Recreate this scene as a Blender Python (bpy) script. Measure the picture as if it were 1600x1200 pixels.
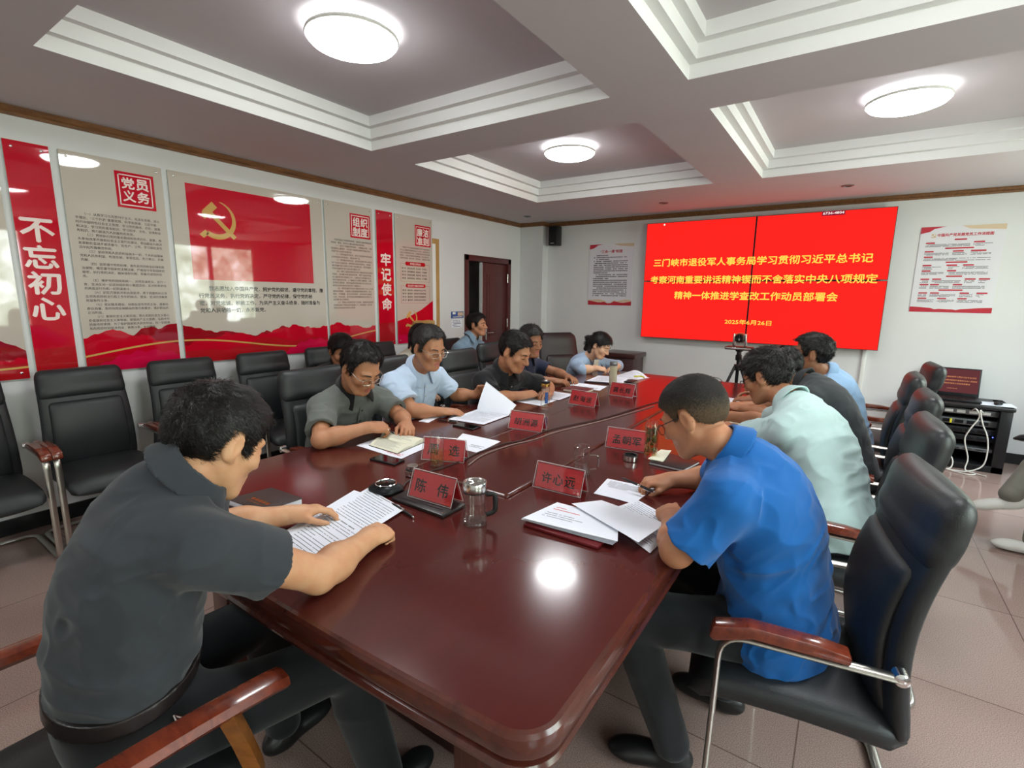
import bpy, bmesh, math, random, time
import numpy as np
from mathutils import Vector, Matrix

for _o in list(bpy.data.objects):
    bpy.data.objects.remove(_o, do_unlink=True)
SC = bpy.context.scene
COL = SC.collection

# ---------------------------------------------------------------- camera
cam_d = bpy.data.cameras.new('camera')
cam = bpy.data.objects.new('camera', cam_d)
COL.objects.link(cam)
SC.camera = cam
cam_d.sensor_width = 36.0
cam_d.lens = 773.4 / 1600.0 * 36.0
cam_d.clip_start = 0.02
YAW, PITCH, ROLL = -0.596775, 0.175342, -0.0149268
_f = Vector((math.sin(YAW) * math.cos(PITCH), math.cos(YAW) * math.cos(PITCH), -math.sin(PITCH)))
_r0 = Vector((math.cos(YAW), -math.sin(YAW), 0)); _d0 = _f.cross(_r0)
_r = math.cos(ROLL) * _r0 + math.sin(ROLL) * _d0
_d = -math.sin(ROLL) * _r0 + math.cos(ROLL) * _d0
cam.matrix_world = Matrix(((_r.x, -_d.x, -_f.x, 0.0), (_r.y, -_d.y, -_f.y, 0.0), (_r.z, -_d.z, -_f.z, 1.5), (0, 0, 0, 1)))

# ---------------------------------------------------------------- exposure
SC.view_settings.view_transform = 'Standard'
SC.view_settings.look = 'None'
SC.view_settings.gamma = 1.0
SC.view_settings.use_curve_mapping = False
SC.view_settings.exposure = 0.1
SC.cycles.max_bounces = 8
SC.cycles.transparent_max_bounces = 16
SC.cycles.sample_clamp_indirect = 6.0
SC.cycles.caustics_reflective = False
SC.cycles.caustics_refractive = False

# ---------------------------------------------------------------- world: overcast sky above, trees around
WORLD_STRENGTH = 19.0
world = bpy.data.worlds.new('outdoors'); SC.world = world
world.use_nodes = True
_n = world.node_tree.nodes; _l = world.node_tree.links
_n.clear()
_out = _n.new('ShaderNodeOutputWorld'); _bg = _n.new('ShaderNodeBackground')
_tc = _n.new('ShaderNodeTexCoord'); _sx = _n.new('ShaderNodeSeparateXYZ')
_n1 = _n.new('ShaderNodeTexNoise'); _n1.inputs['Scale'].default_value = 26; _n1.inputs['Detail'].default_value = 6; _n1.inputs['Roughness'].default_value = .75
_cr = _n.new('ShaderNodeValToRGB')
_cr.color_ramp.elements[0].position = .36; _cr.color_ramp.elements[0].color = (.12, .14, .09, 1)
_cr.color_ramp.elements[1].position = .62; _cr.color_ramp.elements[1].color = (.92, .96, 1.0, 1)
_e = _cr.color_ramp.elements.new(.5); _e.color = (.40, .45, .35, 1)
_mr = _n.new('ShaderNodeMapRange'); _mr.inputs['From Min'].default_value = .25; _mr.inputs['From Max'].default_value = .6
_mx = _n.new('ShaderNodeMix'); _mx.data_type = 'RGBA'
_mx.inputs[7].default_value = (.80, .91, 1.0, 1)
_l.new(_tc.outputs['Generated'], _sx.inputs[0]); _l.new(_tc.outputs['Generated'], _n1.inputs['Vector'])
_l.new(_n1.outputs['Fac'], _cr.inputs[0]); _l.new(_sx.outputs['Z'], _mr.inputs['Value'])
_l.new(_mr.outputs[0], _mx.inputs[0]); _l.new(_cr.outputs[0], _mx.inputs[6])
_l.new(_mx.outputs[2], _bg.inputs['Color']); _bg.inputs['Strength'].default_value = WORLD_STRENGTH
_l.new(_bg.outputs[0], _out.inputs[0])

# daylight portals in the windows of the right wall
XR = 2.19
WINDOWS = [(-1.75, -.05), (.35, 2.45), (3.85, 5.95)]
WZ0, WZ1 = .85, 2.42
for _y0, _y1 in WINDOWS:
    _ld = bpy.data.lights.new('window_daylight', 'AREA'); _ld.shape = 'RECTANGLE'
    _ld.size = WZ1 - WZ0; _ld.size_y = _y1 - _y0
    _lo = bpy.data.objects.new('window_daylight', _ld); COL.objects.link(_lo)
    _lo.location = (XR + .16, (_y0 + _y1) / 2, (WZ0 + WZ1) / 2)
    _lo.rotation_euler = (0, math.radians(90), 0)
    _ld.cycles.is_portal = True
LAMP_EMIT = 40.0
SCREEN_EMIT = 1.0

# ================================================================ helpers
def tag(o, label=None, cat=None, group=None, kind=None):
    if label: o['label'] = label
    if cat: o['category'] = cat
    if group: o['group'] = group
    if kind: o['kind'] = kind
    return o

def thing(name, loc, label, cat, rotz=0.0, group=None):
    o = bpy.data.objects.new(name, None); COL.objects.link(o)
    o.empty_display_size = .1
    o.location = loc; o.rotation_euler = (0, 0, rotz)
    return tag(o, label, cat, group)

class MB:
    """collects polygons (with a material slot each) for ONE mesh object"""
    def __init__(s): s.v = []; s.f = []; s.m = []
    def add(s, vs, fs, mat=0, M=None):
        n = len(s.v)
        if M is not None: vs = [M @ Vector(v) for v in vs]
        s.v.extend(tuple(v) for v in vs)
        s.f.extend(tuple(i + n for i in f) for f in fs)
        s.m.extend([mat] * len(fs)); return s
    def box(s, c, size, r=0.0, seg=2, mat=0, M=None):
        vs, fs = rbox(size[0], size[1], size[2], r, seg)
        return s.add([(v[0] + c[0], v[1] + c[1], v[2] + c[2]) for v in vs], fs, mat, M)
    def bb(s, x0, x1, y0, y1, z0, z1, r=0.0, seg=2, mat=0, M=None):
        return s.box(((x0 + x1) / 2, (y0 + y1) / 2, (z0 + z1) / 2), (abs(x1 - x0), abs(y1 - y0), abs(z1 - z0)), r, seg, mat, M)
    def quad(s, a, b, c, d, mat=0): return s.add([a, b, c, d], [(0, 1, 2, 3)], mat)
    def tube(s, pts, r, n=10, mat=0, cap=True, flat=1.0, up=None, M=None):
        vs, fs = tube_geo(pts, r, n, cap, flat, up); return s.add(vs, fs, mat, M)
    def lathe(s, prof, n=32, c=(0, 0, 0), mat=0, M=None):
        vs, fs = [], []
        for (r, z) in prof:
            for k in range(n):
                a = 2 * math.pi * k / n
                vs.append((c[0] + r * math.cos(a), c[1] + r * math.sin(a), c[2] + z))
        for i in range(len(prof) - 1):
            for k in range(n):
                k2 = (k + 1) % n
                fs.append((i * n + k, i * n + k2, (i + 1) * n + k2, (i + 1) * n + k))
        return s.add(vs, fs, mat, M)
    def prism(s, poly, z0, z1, mat=0, M=None):
        n = len(poly)
        vs = [(p[0], p[1], z0) for p in poly] + [(p[0], p[1], z1) for p in poly]
        fs = [tuple(range(n - 1, -1, -1)), tuple(range(n, 2 * n))] + [(i, (i + 1) % n, n + (i + 1) % n, n + i) for i in range(n)]
        return s.add(vs, fs, mat, M)
    def build(s, name, mats, parent=None, smooth=True, angle=38, loc=None, rotz=0.0):
        me = bpy.data.meshes.new(name)
        me.from_pydata(s.v, [], s.f)
        if not isinstance(mats, (list, tuple)): mats = [mats]
        for m in mats: me.materials.append(m)
        if len(mats) > 1: me.polygons.foreach_set('material_index', s.m)
        if smooth:
            me.polygons.foreach_set('use_smooth', [True] * len(me.polygons))
            me.set_sharp_from_angle(angle=math.radians(angle))
        me.update()
        o = bpy.data.objects.new(name, me); COL.objects.link(o)
        if parent is not None: o.parent = parent
        if loc is not None: o.location = loc
        o.rotation_euler.z = rotz
        return o

_rb = {}
def rbox(sx, sy, sz, r, seg):
    key = (round(sx, 5), round(sy, 5), round(sz, 5), round(r, 5), seg)
    if key in _rb: return _rb[key]
    bm = bmesh.new(); bmesh.ops.create_cube(bm, size=1.0)
    for v in bm.verts: v.co = Vector((v.co.x * sx, v.co.y * sy, v.co.z * sz))
    if r > 0:
        bmesh.ops.bevel(bm, geom=list(bm.edges), offset=min(r, .49 * min(sx, sy, sz)), segments=seg, profile=.5, affect='EDGES')
    bm.verts.index_update()
    out = ([tuple(v.co) for v in bm.verts], [tuple(v.index for v in f.verts) for f in bm.faces])
    bm.free(); _rb[key] = out
    return out

def tube_geo(pts, r, n=10, cap=True, flat=1.0, up=None):
    pts = [Vector(p) for p in pts]; m = len(pts)
    rs = r if isinstance(r, (list, tuple)) else [r] * m
    vs, fs = [], []
    prev = None
    for i, p in enumerate(pts):
        t = (pts[min(i + 1, m - 1)] - pts[max(i - 1, 0)]).normalized()
        if prev is None:
            a = Vector(up) if up is not None else (Vector((0, 0, 1)) if abs(t.z) < .9 else Vector((1, 0, 0)))
            u = (a - t * a.dot(t)).normalized()
        else:
            u = (prev - t * prev.dot(t)).normalized()
        prev = u; w = t.cross(u)
        for k in range(n):
            q = 2 * math.pi * k / n
            vs.append(p + u * (rs[i] * math.cos(q) * flat) + w * (rs[i] * math.sin(q)))
    for i in range(m - 1):
        for k in range(n):
            k2 = (k + 1) % n
            fs.append((i * n + k, i * n + k2, (i + 1) * n + k2, (i + 1) * n + k))
    if cap:
        fs.append(tuple(range(n - 1, -1, -1))); fs.append(tuple((m - 1) * n + k for k in range(n)))
    return vs, fs

def smooth_path(pts, n=8):
    """Catmull-Rom through points"""
    P = [Vector(p) for p in pts]; P = [P[0] * 2 - P[1]] + P + [P[-1] * 2 - P[-2]]
    out = []
    for i in range(1, len(P) - 2):
        for k in range(n):
            t = k / n
            a, b, c, d = P[i - 1], P[i], P[i + 1], P[i + 2]
            out.append(.5 * ((2 * b) + (c - a) * t + (2 * a - 5 * b + 4 * c - d) * t * t + (3 * b - a - 3 * c + d) * t ** 3))
    out.append(P[-2]); return out

def fillet(pts, r, n=6):
    """polyline with rounded corners"""
    P = [Vector(p) for p in pts]; out = [P[0]]
    for i in range(1, len(P) - 1):
        a = (P[i - 1] - P[i]); b = (P[i + 1] - P[i])
        q = min(r, a.length * .49, b.length * .49)
        s, e = P[i] + a.normalized() * q, P[i] + b.normalized() * q
        for k in range(n + 1):
            t = k / n
            out.append((1 - t) ** 2 * s + 2 * t * (1 - t) * P[i] + t * t * e)
    out.append(P[-1]); return out

def rrect(w, h, r, n=6, cx=0, cy=0):
    out = []
    for (sx, sy, a0) in ((1, 1, 0), (-1, 1, 90), (-1, -1, 180), (1, -1, 270)):
        for k in range(n + 1):
            a = math.radians(a0 + 90 * k / n)
            out.append((cx + sx * (w / 2 - r) + r * math.cos(a), cy + sy * (h / 2 - r) + r * math.sin(a)))
    return out

# lettering: glyph outlines of Blender's own font turned into flat mesh
_tcache = {}
def glyphs(txt, offset=0.0, res=2, spacing=1.0, line=1.0):
    key = (txt, offset, res, spacing, line)
    if key in _tcache: return _tcache[key]
    cu = bpy.data.curves.new('lettering', 'FONT'); cu.body = txt; cu.size = 1.0
    cu.offset = offset; cu.resolution_u = res; cu.space_character = spacing; cu.space_line = line
    ob = bpy.data.objects.new('lettering', cu); COL.objects.link(ob)
    me = bpy.data.meshes.new_from_object(ob.evaluated_get(bpy.context.evaluated_depsgraph_get()))
    vs = [(v.co.x, v.co.y) for v in me.vertices]; fs = [tuple(p.vertices) for p in me.polygons]
    bpy.data.objects.remove(ob); bpy.data.curves.remove(cu); bpy.data.meshes.remove(me)
    if vs:
        xs = [v[0] for v in vs]; ys = [v[1] for v in vs]; bx = (min(xs), max(xs), min(ys), max(ys))
    else: bx = (0, 1, 0, 1)
    _tcache[key] = (vs, fs, bx); return vs, fs, bx

def put_text(mb, txt, O, U, V, box=None, pos=None, size=.03, mat=1, offset=.012, spacing=1.0, line=1.0, res=2, align='L', slant=0.0):
    # heavier lettering: the regular glyphs laid over themselves a hair apart (offset is in em)
    if offset > 0:
        O, U, V = Vector(O), Vector(U), Vector(V); Nn = U.cross(V)
        bx = glyphs(txt, 0, res, spacing, line)[2]; em = ((box[3] - box[2]) / max(.5, bx[3] - bx[2])) if box else size
        k = 0
        for du, dv in ((-1, 0), (1, 0), (0, -1), (0, 1)) if offset > .015 else ((-.7, 0), (.7, 0)):
            put_text(mb, txt, O + U * du * offset * em + V * dv * offset * em + Nn * (.00002 * k), U, V, box, pos, size, mat, 0, spacing, line, res, align, slant); k += 1
        return
    """write txt on the plane O + u U + v V; box=(u0,u1,v0,v1) fits the text in it, else pos=(u,v) of the first base line"""
    vs, fs, bx = glyphs(txt, offset, res, spacing, line)
    O, U, V = Vector(O), Vector(U), Vector(V)
    if box:
        su = (box[1] - box[0]) / max(1e-6, bx[1] - bx[0]); sv = (box[3] - box[2]) / max(1e-6, bx[3] - bx[2])
        p = [(box[0] + (x - bx[0]) * su, box[2] + (y - bx[2]) * sv) for x, y in vs]
    else:
        dx = {'L': 0, 'C': -(bx[0] + bx[1]) / 2, 'R': -bx[1]}[align]
        p = [(pos[0] + (x + dx) * size, pos[1] + y * size) for x, y in vs]
    mb.add([O + U * (a + slant * b) + V * b for a, b in p], fs, mat)

def print_rows(mb, O, U, V, u0, u1, v_top, rows, pitch, h, mat, rng, cw=None, fill=1.0):
    """rows of small print: character-sized marks with word gaps"""
    O, U, V = Vector(O), Vector(U), Vector(V); cw = cw or h
    for r in range(rows):
        v = v_top - r * pitch; u = u0 + (2 * cw if rng.random() < .25 else 0)
        end = u1 if rng.random() < .72 else u0 + (u1 - u0) * rng.uniform(.35, .95)
        while u < end - cw:
            w = cw * rng.uniform(.7, .92)
            if rng.random() < fill * .93:
                k = rng.uniform(.0, .12) * h
                mb.quad(O + U * u + V * (v - h), O + U * (u + w) + V * (v - h + k), O + U * (u + w) + V * v, O + U * u + V * (v - k), mat)
            u += cw
    return mb

# ================================================================ materials
def mat_new(name):
    m = bpy.data.materials.new(name); m.use_nodes = True
    nt = m.node_tree; b = nt.nodes.get('Principled BSDF')
    return m, nt, b

def srgb(r, g, b):
    f = lambda c: (c / 255 / 12.92) if c / 255 <= .04045 else ((c / 255 + .055) / 1.055) ** 2.4
    return (f(r), f(g), f(b), 1)

def simple(name, col, rough=.5, metal=0.0, coat=0.0, spec=.5, bump=0.0, bscale=200, var=0.0, vscale=8, sheen=0.0, stretch=None, bdist=.002):
    m, nt, b = mat_new(name)
    b.inputs['Base Color'].default_value = col; b.inputs['Roughness'].default_value = rough
    b.inputs['Metallic'].default_value = metal; b.inputs['Specular IOR Level'].default_value = spec
    b.inputs['Coat Weight'].default_value = coat; b.inputs['Coat Roughness'].default_value = .05
    if sheen: b.inputs['Sheen Weight'].default_value = sheen
    if bump or var:
        tc = nt.nodes.new('ShaderNodeTexCoord'); mp = nt.nodes.new('ShaderNodeMapping')
        nt.links.new(tc.outputs['Object'], mp.inputs[0])
        if stretch: mp.inputs['Scale'].default_value = stretch
    if bump:
        n = nt.nodes.new('ShaderNodeTexNoise'); n.inputs['Scale'].default_value = bscale; n.inputs['Detail'].default_value = 4
        bp = nt.nodes.new('ShaderNodeBump'); bp.inputs['Strength'].default_value = bump; bp.inputs['Distance'].default_value = bdist
        nt.links.new(mp.outputs[0], n.inputs['Vector']); nt.links.new(n.outputs['Fac'], bp.inputs['Height']); nt.links.new(bp.outputs[0], b.inputs['Normal'])
    if var:
        n = nt.nodes.new('ShaderNodeTexNoise'); n.inputs['Scale'].default_value = vscale; n.inputs['Detail'].default_value = 5
        mx = nt.nodes.new('ShaderNodeMix'); mx.data_type = 'RGBA'; mx.blend_type = 'MULTIPLY'; mx.inputs[0].default_value = 1
        cr = nt.nodes.new('ShaderNodeValToRGB')
        cr.color_ramp.elements[0].position = .3; cr.color_ramp.elements[0].color = (1 - var, 1 - var, 1 - var, 1)
        cr.color_ramp.elements[1].position = .7; cr.color_ramp.elements[1].color = (1, 1, 1, 1)
        mx.inputs[6].default_value = col
        nt.links.new(mp.outputs[0], n.inputs['Vector']); nt.links.new(n.outputs['Fac'], cr.inputs[0]); nt.links.new(cr.outputs[0], mx.inputs[7])
        nt.links.new(mx.outputs[2], b.inputs['Base Color'])
    return m

def wood(name, dark, light, rough=.25, scale=3.0, coat=.4, axis=(1, 12, 12), spec=.5, bump=.04):
    m, nt, b = mat_new(name)
    tc = nt.nodes.new('ShaderNodeTexCoord'); mp = nt.nodes.new('ShaderNodeMapping'); mp.inputs['Scale'].default_value = axis
    n = nt.nodes.new('ShaderNodeTexNoise'); n.inputs['Scale'].default_value = scale; n.inputs['Detail'].default_value = 8; n.inputs['Roughness'].default_value = .65; n.inputs['Distortion'].default_value = .6
    cr = nt.nodes.new('ShaderNodeValToRGB'); cr.color_ramp.elements[0].position = .3; cr.color_ramp.elements[1].position = .72
    cr.color_ramp.elements[0].color = dark; cr.color_ramp.elements[1].color = light
    nt.links.new(tc.outputs['Object'], mp.inputs[0]); nt.links.new(mp.outputs[0], n.inputs['Vector']); nt.links.new(n.outputs['Fac'], cr.inputs[0]); nt.links.new(cr.outputs[0], b.inputs['Base Color'])
    b.inputs['Roughness'].default_value = rough; b.inputs['Coat Weight'].default_value = coat; b.inputs['Coat Roughness'].default_value = .08
    b.inputs['Specular IOR Level'].default_value = spec
    if bump:
        bp = nt.nodes.new('ShaderNodeBump'); bp.inputs['Strength'].default_value = bump; bp.inputs['Distance'].default_value = .002
        nt.links.new(n.outputs['Fac'], bp.inputs['Height']); nt.links.new(bp.outputs[0], b.inputs['Normal'])
    return m

def emitter(name, col, s):
    m, nt, b = mat_new(name)
    b.inputs['Base Color'].default_value = (.002, .002, .002, 1); b.inputs['Emission Color'].default_value = col; b.inputs['Emission Strength'].default_value = s
    b.inputs['Roughness'].default_value = .6; b.inputs['Specular IOR Level'].default_value = .05
    return m

def clear(name, tint=(1, 1, 1, 1), gloss=.12, rough=.02):
    """thin clear glass or acrylic: straight-through light plus a sheen at glancing angles"""
    m, nt, b = mat_new(name); nt.nodes.remove(b)
    out = nt.nodes['Material Output']; mix = nt.nodes.new('ShaderNodeMixShader'); tr = nt.nodes.new('ShaderNodeBsdfTransparent'); gl = nt.nodes.new('ShaderNodeBsdfGlossy')
    tr.inputs[0].default_value = tint; gl.inputs['Roughness'].default_value = rough
    lw = nt.nodes.new('ShaderNodeLayerWeight'); lw.inputs['Blend'].default_value = .5
    pw = nt.nodes.new('ShaderNodeMath'); pw.operation = 'POWER'; pw.inputs[1].default_value = 4.0
    mp = nt.nodes.new('ShaderNodeMapRange'); mp.inputs['To Min'].default_value = .02 + gloss * .12; mp.inputs['To Max'].default_value = .75
    nt.links.new(lw.outputs['Facing'], pw.inputs[0]); nt.links.new(pw.outputs[0], mp.inputs['Value']); nt.links.new(mp.outputs[0], mix.inputs[0])
    nt.links.new(tr.outputs[0], mix.inputs[1]); nt.links.new(gl.outputs[0], mix.inputs[2]); nt.links.new(mix.outputs[0], out.inputs['Surface'])
    return m

M = {}
M['wall'] = simple('wall_paint', srgb(222, 222, 222), .75, bump=.08, bscale=90, var=.04, vscale=2)
M['ceil'] = simple('ceiling_paint_shaded', srgb(198, 191, 194), .8, var=.03, vscale=2)  # white paint with the shade of down-facing surfaces put into its colour
M['ceilw'] = simple('coffer_moulding', srgb(230, 229, 228), .7)
M['trim'] = wood('trim_wood', srgb(92, 58, 32), srgb(138, 92, 52), .5, 5, .1, (8, 1.5, 8))
M['mahog'] = wood('mahogany_top', srgb(76, 29, 26), srgb(82, 32, 29), .17, 2.2, .2, (5, .6, 3), spec=.36, bump=0)
M['mahog_edge'] = wood('mahogany_edge', srgb(62, 26, 20), srgb(88, 39, 28), .22, 3, .3, (6, 2, 6), bump=.01)
M['mahog_body'] = wood('mahogany_body', srgb(48, 20, 18), srgb(72, 30, 26), .3, 3, .2, (9, 9, 1.5))
M['arm_wood'] = wood('armrest_wood', srgb(86, 32, 20), srgb(132, 56, 32), .22, 5, .5, (8, 2, 8))
M['arm_wood_light'] = wood('chair_side_wood', srgb(120, 70, 28), srgb(166, 104, 46), .3, 5, .4, (8, 2, 8))
M['door'] = wood('door_wood', srgb(78, 34, 34), srgb(98, 46, 44), .4, 3, .2, (9, 9, 1.2))
M['door_frame'] = wood('door_frame_wood', srgb(70, 24, 26), srgb(92, 36, 36), .35, 3, .2, (9, 9, 1.2))
M['cabinet'] = wood('cabinet_wood', srgb(48, 22, 22), srgb(72, 36, 34), .35, 3, .2, (9, 9, 1.2))
M['tan_wood'] = wood('tan_wood', srgb(168, 128, 70), srgb(196, 156, 96), .45, 4, .1, (9, 9, 1.2))
M['leather'] = simple('black_leather', srgb(32, 35, 37), .46, bump=.25, bscale=260, spec=.5)
M['leather_soft'] = simple('dark_brown_leather', srgb(44, 36, 36), .45, bump=.25, bscale=220)
M['chrome'] = simple('chrome', (.78, .78, .78, 1), .12, 1.0)
M['nickel'] = simple('satin_nickel', (.62, .6, .55, 1), .28, 1.0)
M['steel'] = simple('brushed_steel', (.66, .66, .64, 1), .22, 1.0)
M['gold'] = simple('gold_band', srgb(206, 164, 88), .25, 1.0)
M['black'] = simple('black_plastic', srgb(20, 20, 22), .4)
M['black_gloss'] = simple('black_glass', srgb(10, 10, 12), .06, spec=.6)
M['dark_metal'] = simple('dark_metal', srgb(30, 31, 34), .4, .6)
M['grey_metal'] = simple('grey_metal', srgb(120, 124, 126), .4, .7)
M['white_pl'] = simple('white_plastic', srgb(232, 232, 228), .4)
M['cable_white'] = simple('white_cable', srgb(214, 210, 200), .5)
M['cable_dark'] = simple('dark_cable', srgb(52, 36, 34), .45)
M['paper'] = simple('paper', srgb(236, 240, 250), .7)
M['paper_cream'] = simple('cream_paper', srgb(232, 230, 208), .7)
M['ink'] = simple('ink', srgb(98, 98, 106), .8)
M['ink_bold'] = simple('bold_ink', srgb(30, 28, 30), .8)
M['ink_red'] = simple('red_ink', srgb(206, 40, 52), .7)
M['maroon'] = simple('maroon_cover', srgb(104, 24, 30), .4, bump=.1, bscale=300)
M['brown_cover'] = simple('brown_leather_cover', srgb(52, 38, 36), .45, bump=.15, bscale=260)
M['black_cover'] = simple('black_leather_cover', srgb(34, 28, 28), .38, bump=.15, bscale=260)
M['plate_red'] = simple('nameplate_red', srgb(206, 44, 52), .5)
M['acrylic'] = clear('clear_acrylic', (.97, .97, .97, 1), .22)
M['glass'] = clear('drinking_glass', (.99, .995, .992, 1), .22)
M['pane'] = clear('window_glass', (.97, .99, .98, 1), .12)
M['tea'] = clear('tea_liquid', srgb(250, 240, 205), .12)
M['water'] = clear('water', (.985, .992, .988, 1), .05)
M['leaf'] = simple('tea_leaf', srgb(74, 92, 40), .6)
M['spect'] = clear('spectacle_lens', (.95, .97, .98, 1), .22)
M['board_grey'] = simple('panel_print_grey', srgb(196, 186, 174), .03, spec=.6)
M['board_red'] = simple('panel_print_red', srgb(196, 12, 38), .03, spec=.6)
M['board_red2'] = simple('panel_print_dark_red', srgb(150, 14, 28), .03, spec=.6)
M['board_red3'] = simple('panel_print_mid_red', srgb(178, 26, 34), .03, spec=.6)
M['board_pink'] = simple('panel_print_crimson', srgb(206, 16, 66), .03, spec=.6)
M['board_gold'] = simple('panel_print_gold', srgb(206, 164, 92), .03, spec=.6)
M['board_ink'] = simple('panel_print_ink', srgb(48, 42, 42), .1, spec=.5)
M['board_white'] = simple('panel_print_white', srgb(240, 222, 216), .1, spec=.5)
M['board_edge'] = simple('acrylic_edge', srgb(206, 212, 204), .2)
M['poster'] = simple('poster_white', srgb(222, 220, 226), .35)
M['poster_red'] = simple('poster_red', srgb(188, 32, 52), .35)
M['poster_tan'] = simple('poster_tan', srgb(214, 190, 160), .35)
M['poster_ink'] = simple('poster_ink', srgb(92, 84, 96), .4)
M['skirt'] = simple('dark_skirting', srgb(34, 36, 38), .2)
M['curtain'] = simple('white_curtain', srgb(226, 228, 224), .9)
M['lamp_side'] = emitter('lamp_side_glow', (.96, .99, 1, 1), LAMP_EMIT * .35)
M['lens_white'] = emitter('lamp_diffuser', (.96, .99, 1, 1), LAMP_EMIT)
M['screen_red'] = emitter('screen_red', (1.0, .016, .012, 1), SCREEN_EMIT)
M['screen_gold'] = emitter('screen_gold', (1.0, .70, .09, 1), SCREEN_EMIT * 1.0)
M['screen_white'] = emitter('screen_white', (1, .9, .85, 1), SCREEN_EMIT)
M['screen_dark'] = emitter('screen_dark_red', (.25, .01, .03, 1), SCREEN_EMIT)
M['lap_red'] = emitter('laptop_screen', (.115, .028, .032, 1), 1.0)
M['lap_gold'] = emitter('laptop_text', (.55, .22, .10, 1), 1.0)
M['led_blue'] = emitter('blue_led', (.1, .15, 1, 1), 6)
M['yellow'] = simple('yellow_tape', srgb(214, 206, 40), .5)
M['blue_print'] = simple('blue_print', srgb(46, 84, 150), .5)

# polished granite floor tiles
m, nt, b = mat_new('granite_tiles'); M['floor'] = m
tc = nt.nodes.new('ShaderNodeTexCoord')
vo = nt.nodes.new('ShaderNodeTexNoise'); vo.inputs['Scale'].default_value = 300; vo.inputs['Detail'].default_value = 2
cr = nt.nodes.new('ShaderNodeValToRGB'); cr.color_ramp.elements[0].position = .33; cr.color_ramp.elements[0].color = srgb(132, 111, 103)
cr.color_ramp.elements[1].position = .62; cr.color_ramp.elements[1].color = srgb(178, 155, 145)
lo = nt.nodes.new('ShaderNodeTexNoise'); lo.inputs['Scale'].default_value = 1.1; lo.inputs['Detail'].default_value = 3
mx = nt.nodes.new('ShaderNodeMix'); mx.data_type = 'RGBA'; mx.blend_type = 'MULTIPLY'; mx.inputs[0].default_value = .7
cr2 = nt.nodes.new('ShaderNodeValToRGB'); cr2.color_ramp.elements[0].color = (.8, .72, .70, 1); cr2.color_ramp.elements[1].color = (1, .97, .95, 1)
br = nt.nodes.new('ShaderNodeTexBrick'); br.offset = 0; br.inputs['Scale'].default_value = 1; br.inputs['Brick Width'].default_value = .8; br.inputs['Row Height'].default_value = .8; br.inputs['Mortar Size'].default_value = .0025
br.inputs['Color1'].default_value = (1, 1, 1, 1); br.inputs['Color2'].default_value = (.93, .93, .93, 1); br.inputs['Mortar'].default_value = (.45, .42, .4, 1)
mx2 = nt.nodes.new('ShaderNodeMix'); mx2.data_type = 'RGBA'; mx2.blend_type = 'MULTIPLY'; mx2.inputs[0].default_value = 1
for a_, b_ in ((tc.outputs['Object'], vo.inputs['Vector']), (tc.outputs['Object'], lo.inputs['Vector']), (tc.outputs['Object'], br.inputs['Vector']), (vo.outputs['Fac'], cr.inputs[0]), (lo.outputs['Fac'], cr2.inputs[0]),
               (cr.outputs[0], mx.inputs[6]), (cr2.outputs[0], mx.inputs[7]), (mx.outputs[2], mx2.inputs[6]), (br.outputs[0], mx2.inputs[7]), (mx2.outputs[2], b.inputs['Base Color'])):
    nt.links.new(a_, b_)
b.inputs['Roughness'].default_value = .07; b.inputs['Specular IOR Level'].default_value = .5
# ================================================================ the room
XL, YF, YB, ZC = -4.16, 6.43, -2.0, 2.545
def struct(name, mb, mats, **k): return tag(mb.build(name, mats, **k), kind='structure')
DY0, DY1, DZ = 5.0, 6.03, 2.02        # doorway in the left wall

struct('floor', MB().bb(-6.4, XR + .3, YB - .2, YF + .2, -.12, 0), M['floor'], smooth=False)
mb = MB()
mb.bb(XL - .2, XL, YB, DY0, 0, ZC); mb.bb(XL - .2, XL, DY1, YF + .17, 0, ZC); mb.bb(XL - .2, XL, DY0, DY1, DZ, ZC)
struct('wall_left', mb, M['wall'], smooth=False)
struct('wall_far', MB().bb(XL, XR + .2, YF, YF + .17, 0, ZC), M['wall'], smooth=False)
struct('column_corner', MB().bb(XL, -3.77, 6.28, YF, 0, ZC), M['wall'], smooth=False)
struct('wall_back', MB().bb(XL - .2, XR + .2, YB - .17, YB, 0, ZC), M['wall'], smooth=False)
mb = MB(); ys = [YB] + [v for w in WINDOWS for v in w] + [YF]
for i in range(0, len(ys), 2): mb.bb(XR, XR + .2, ys[i], ys[i + 1], 0, ZC)
for y0, y1 in WINDOWS: mb.bb(XR, XR + .2, y0, y1, 0, WZ0); mb.bb(XR, XR + .2, y0, y1, WZ1, ZC)
struct('wall_right', mb, M['wall'], smooth=False)
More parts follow.
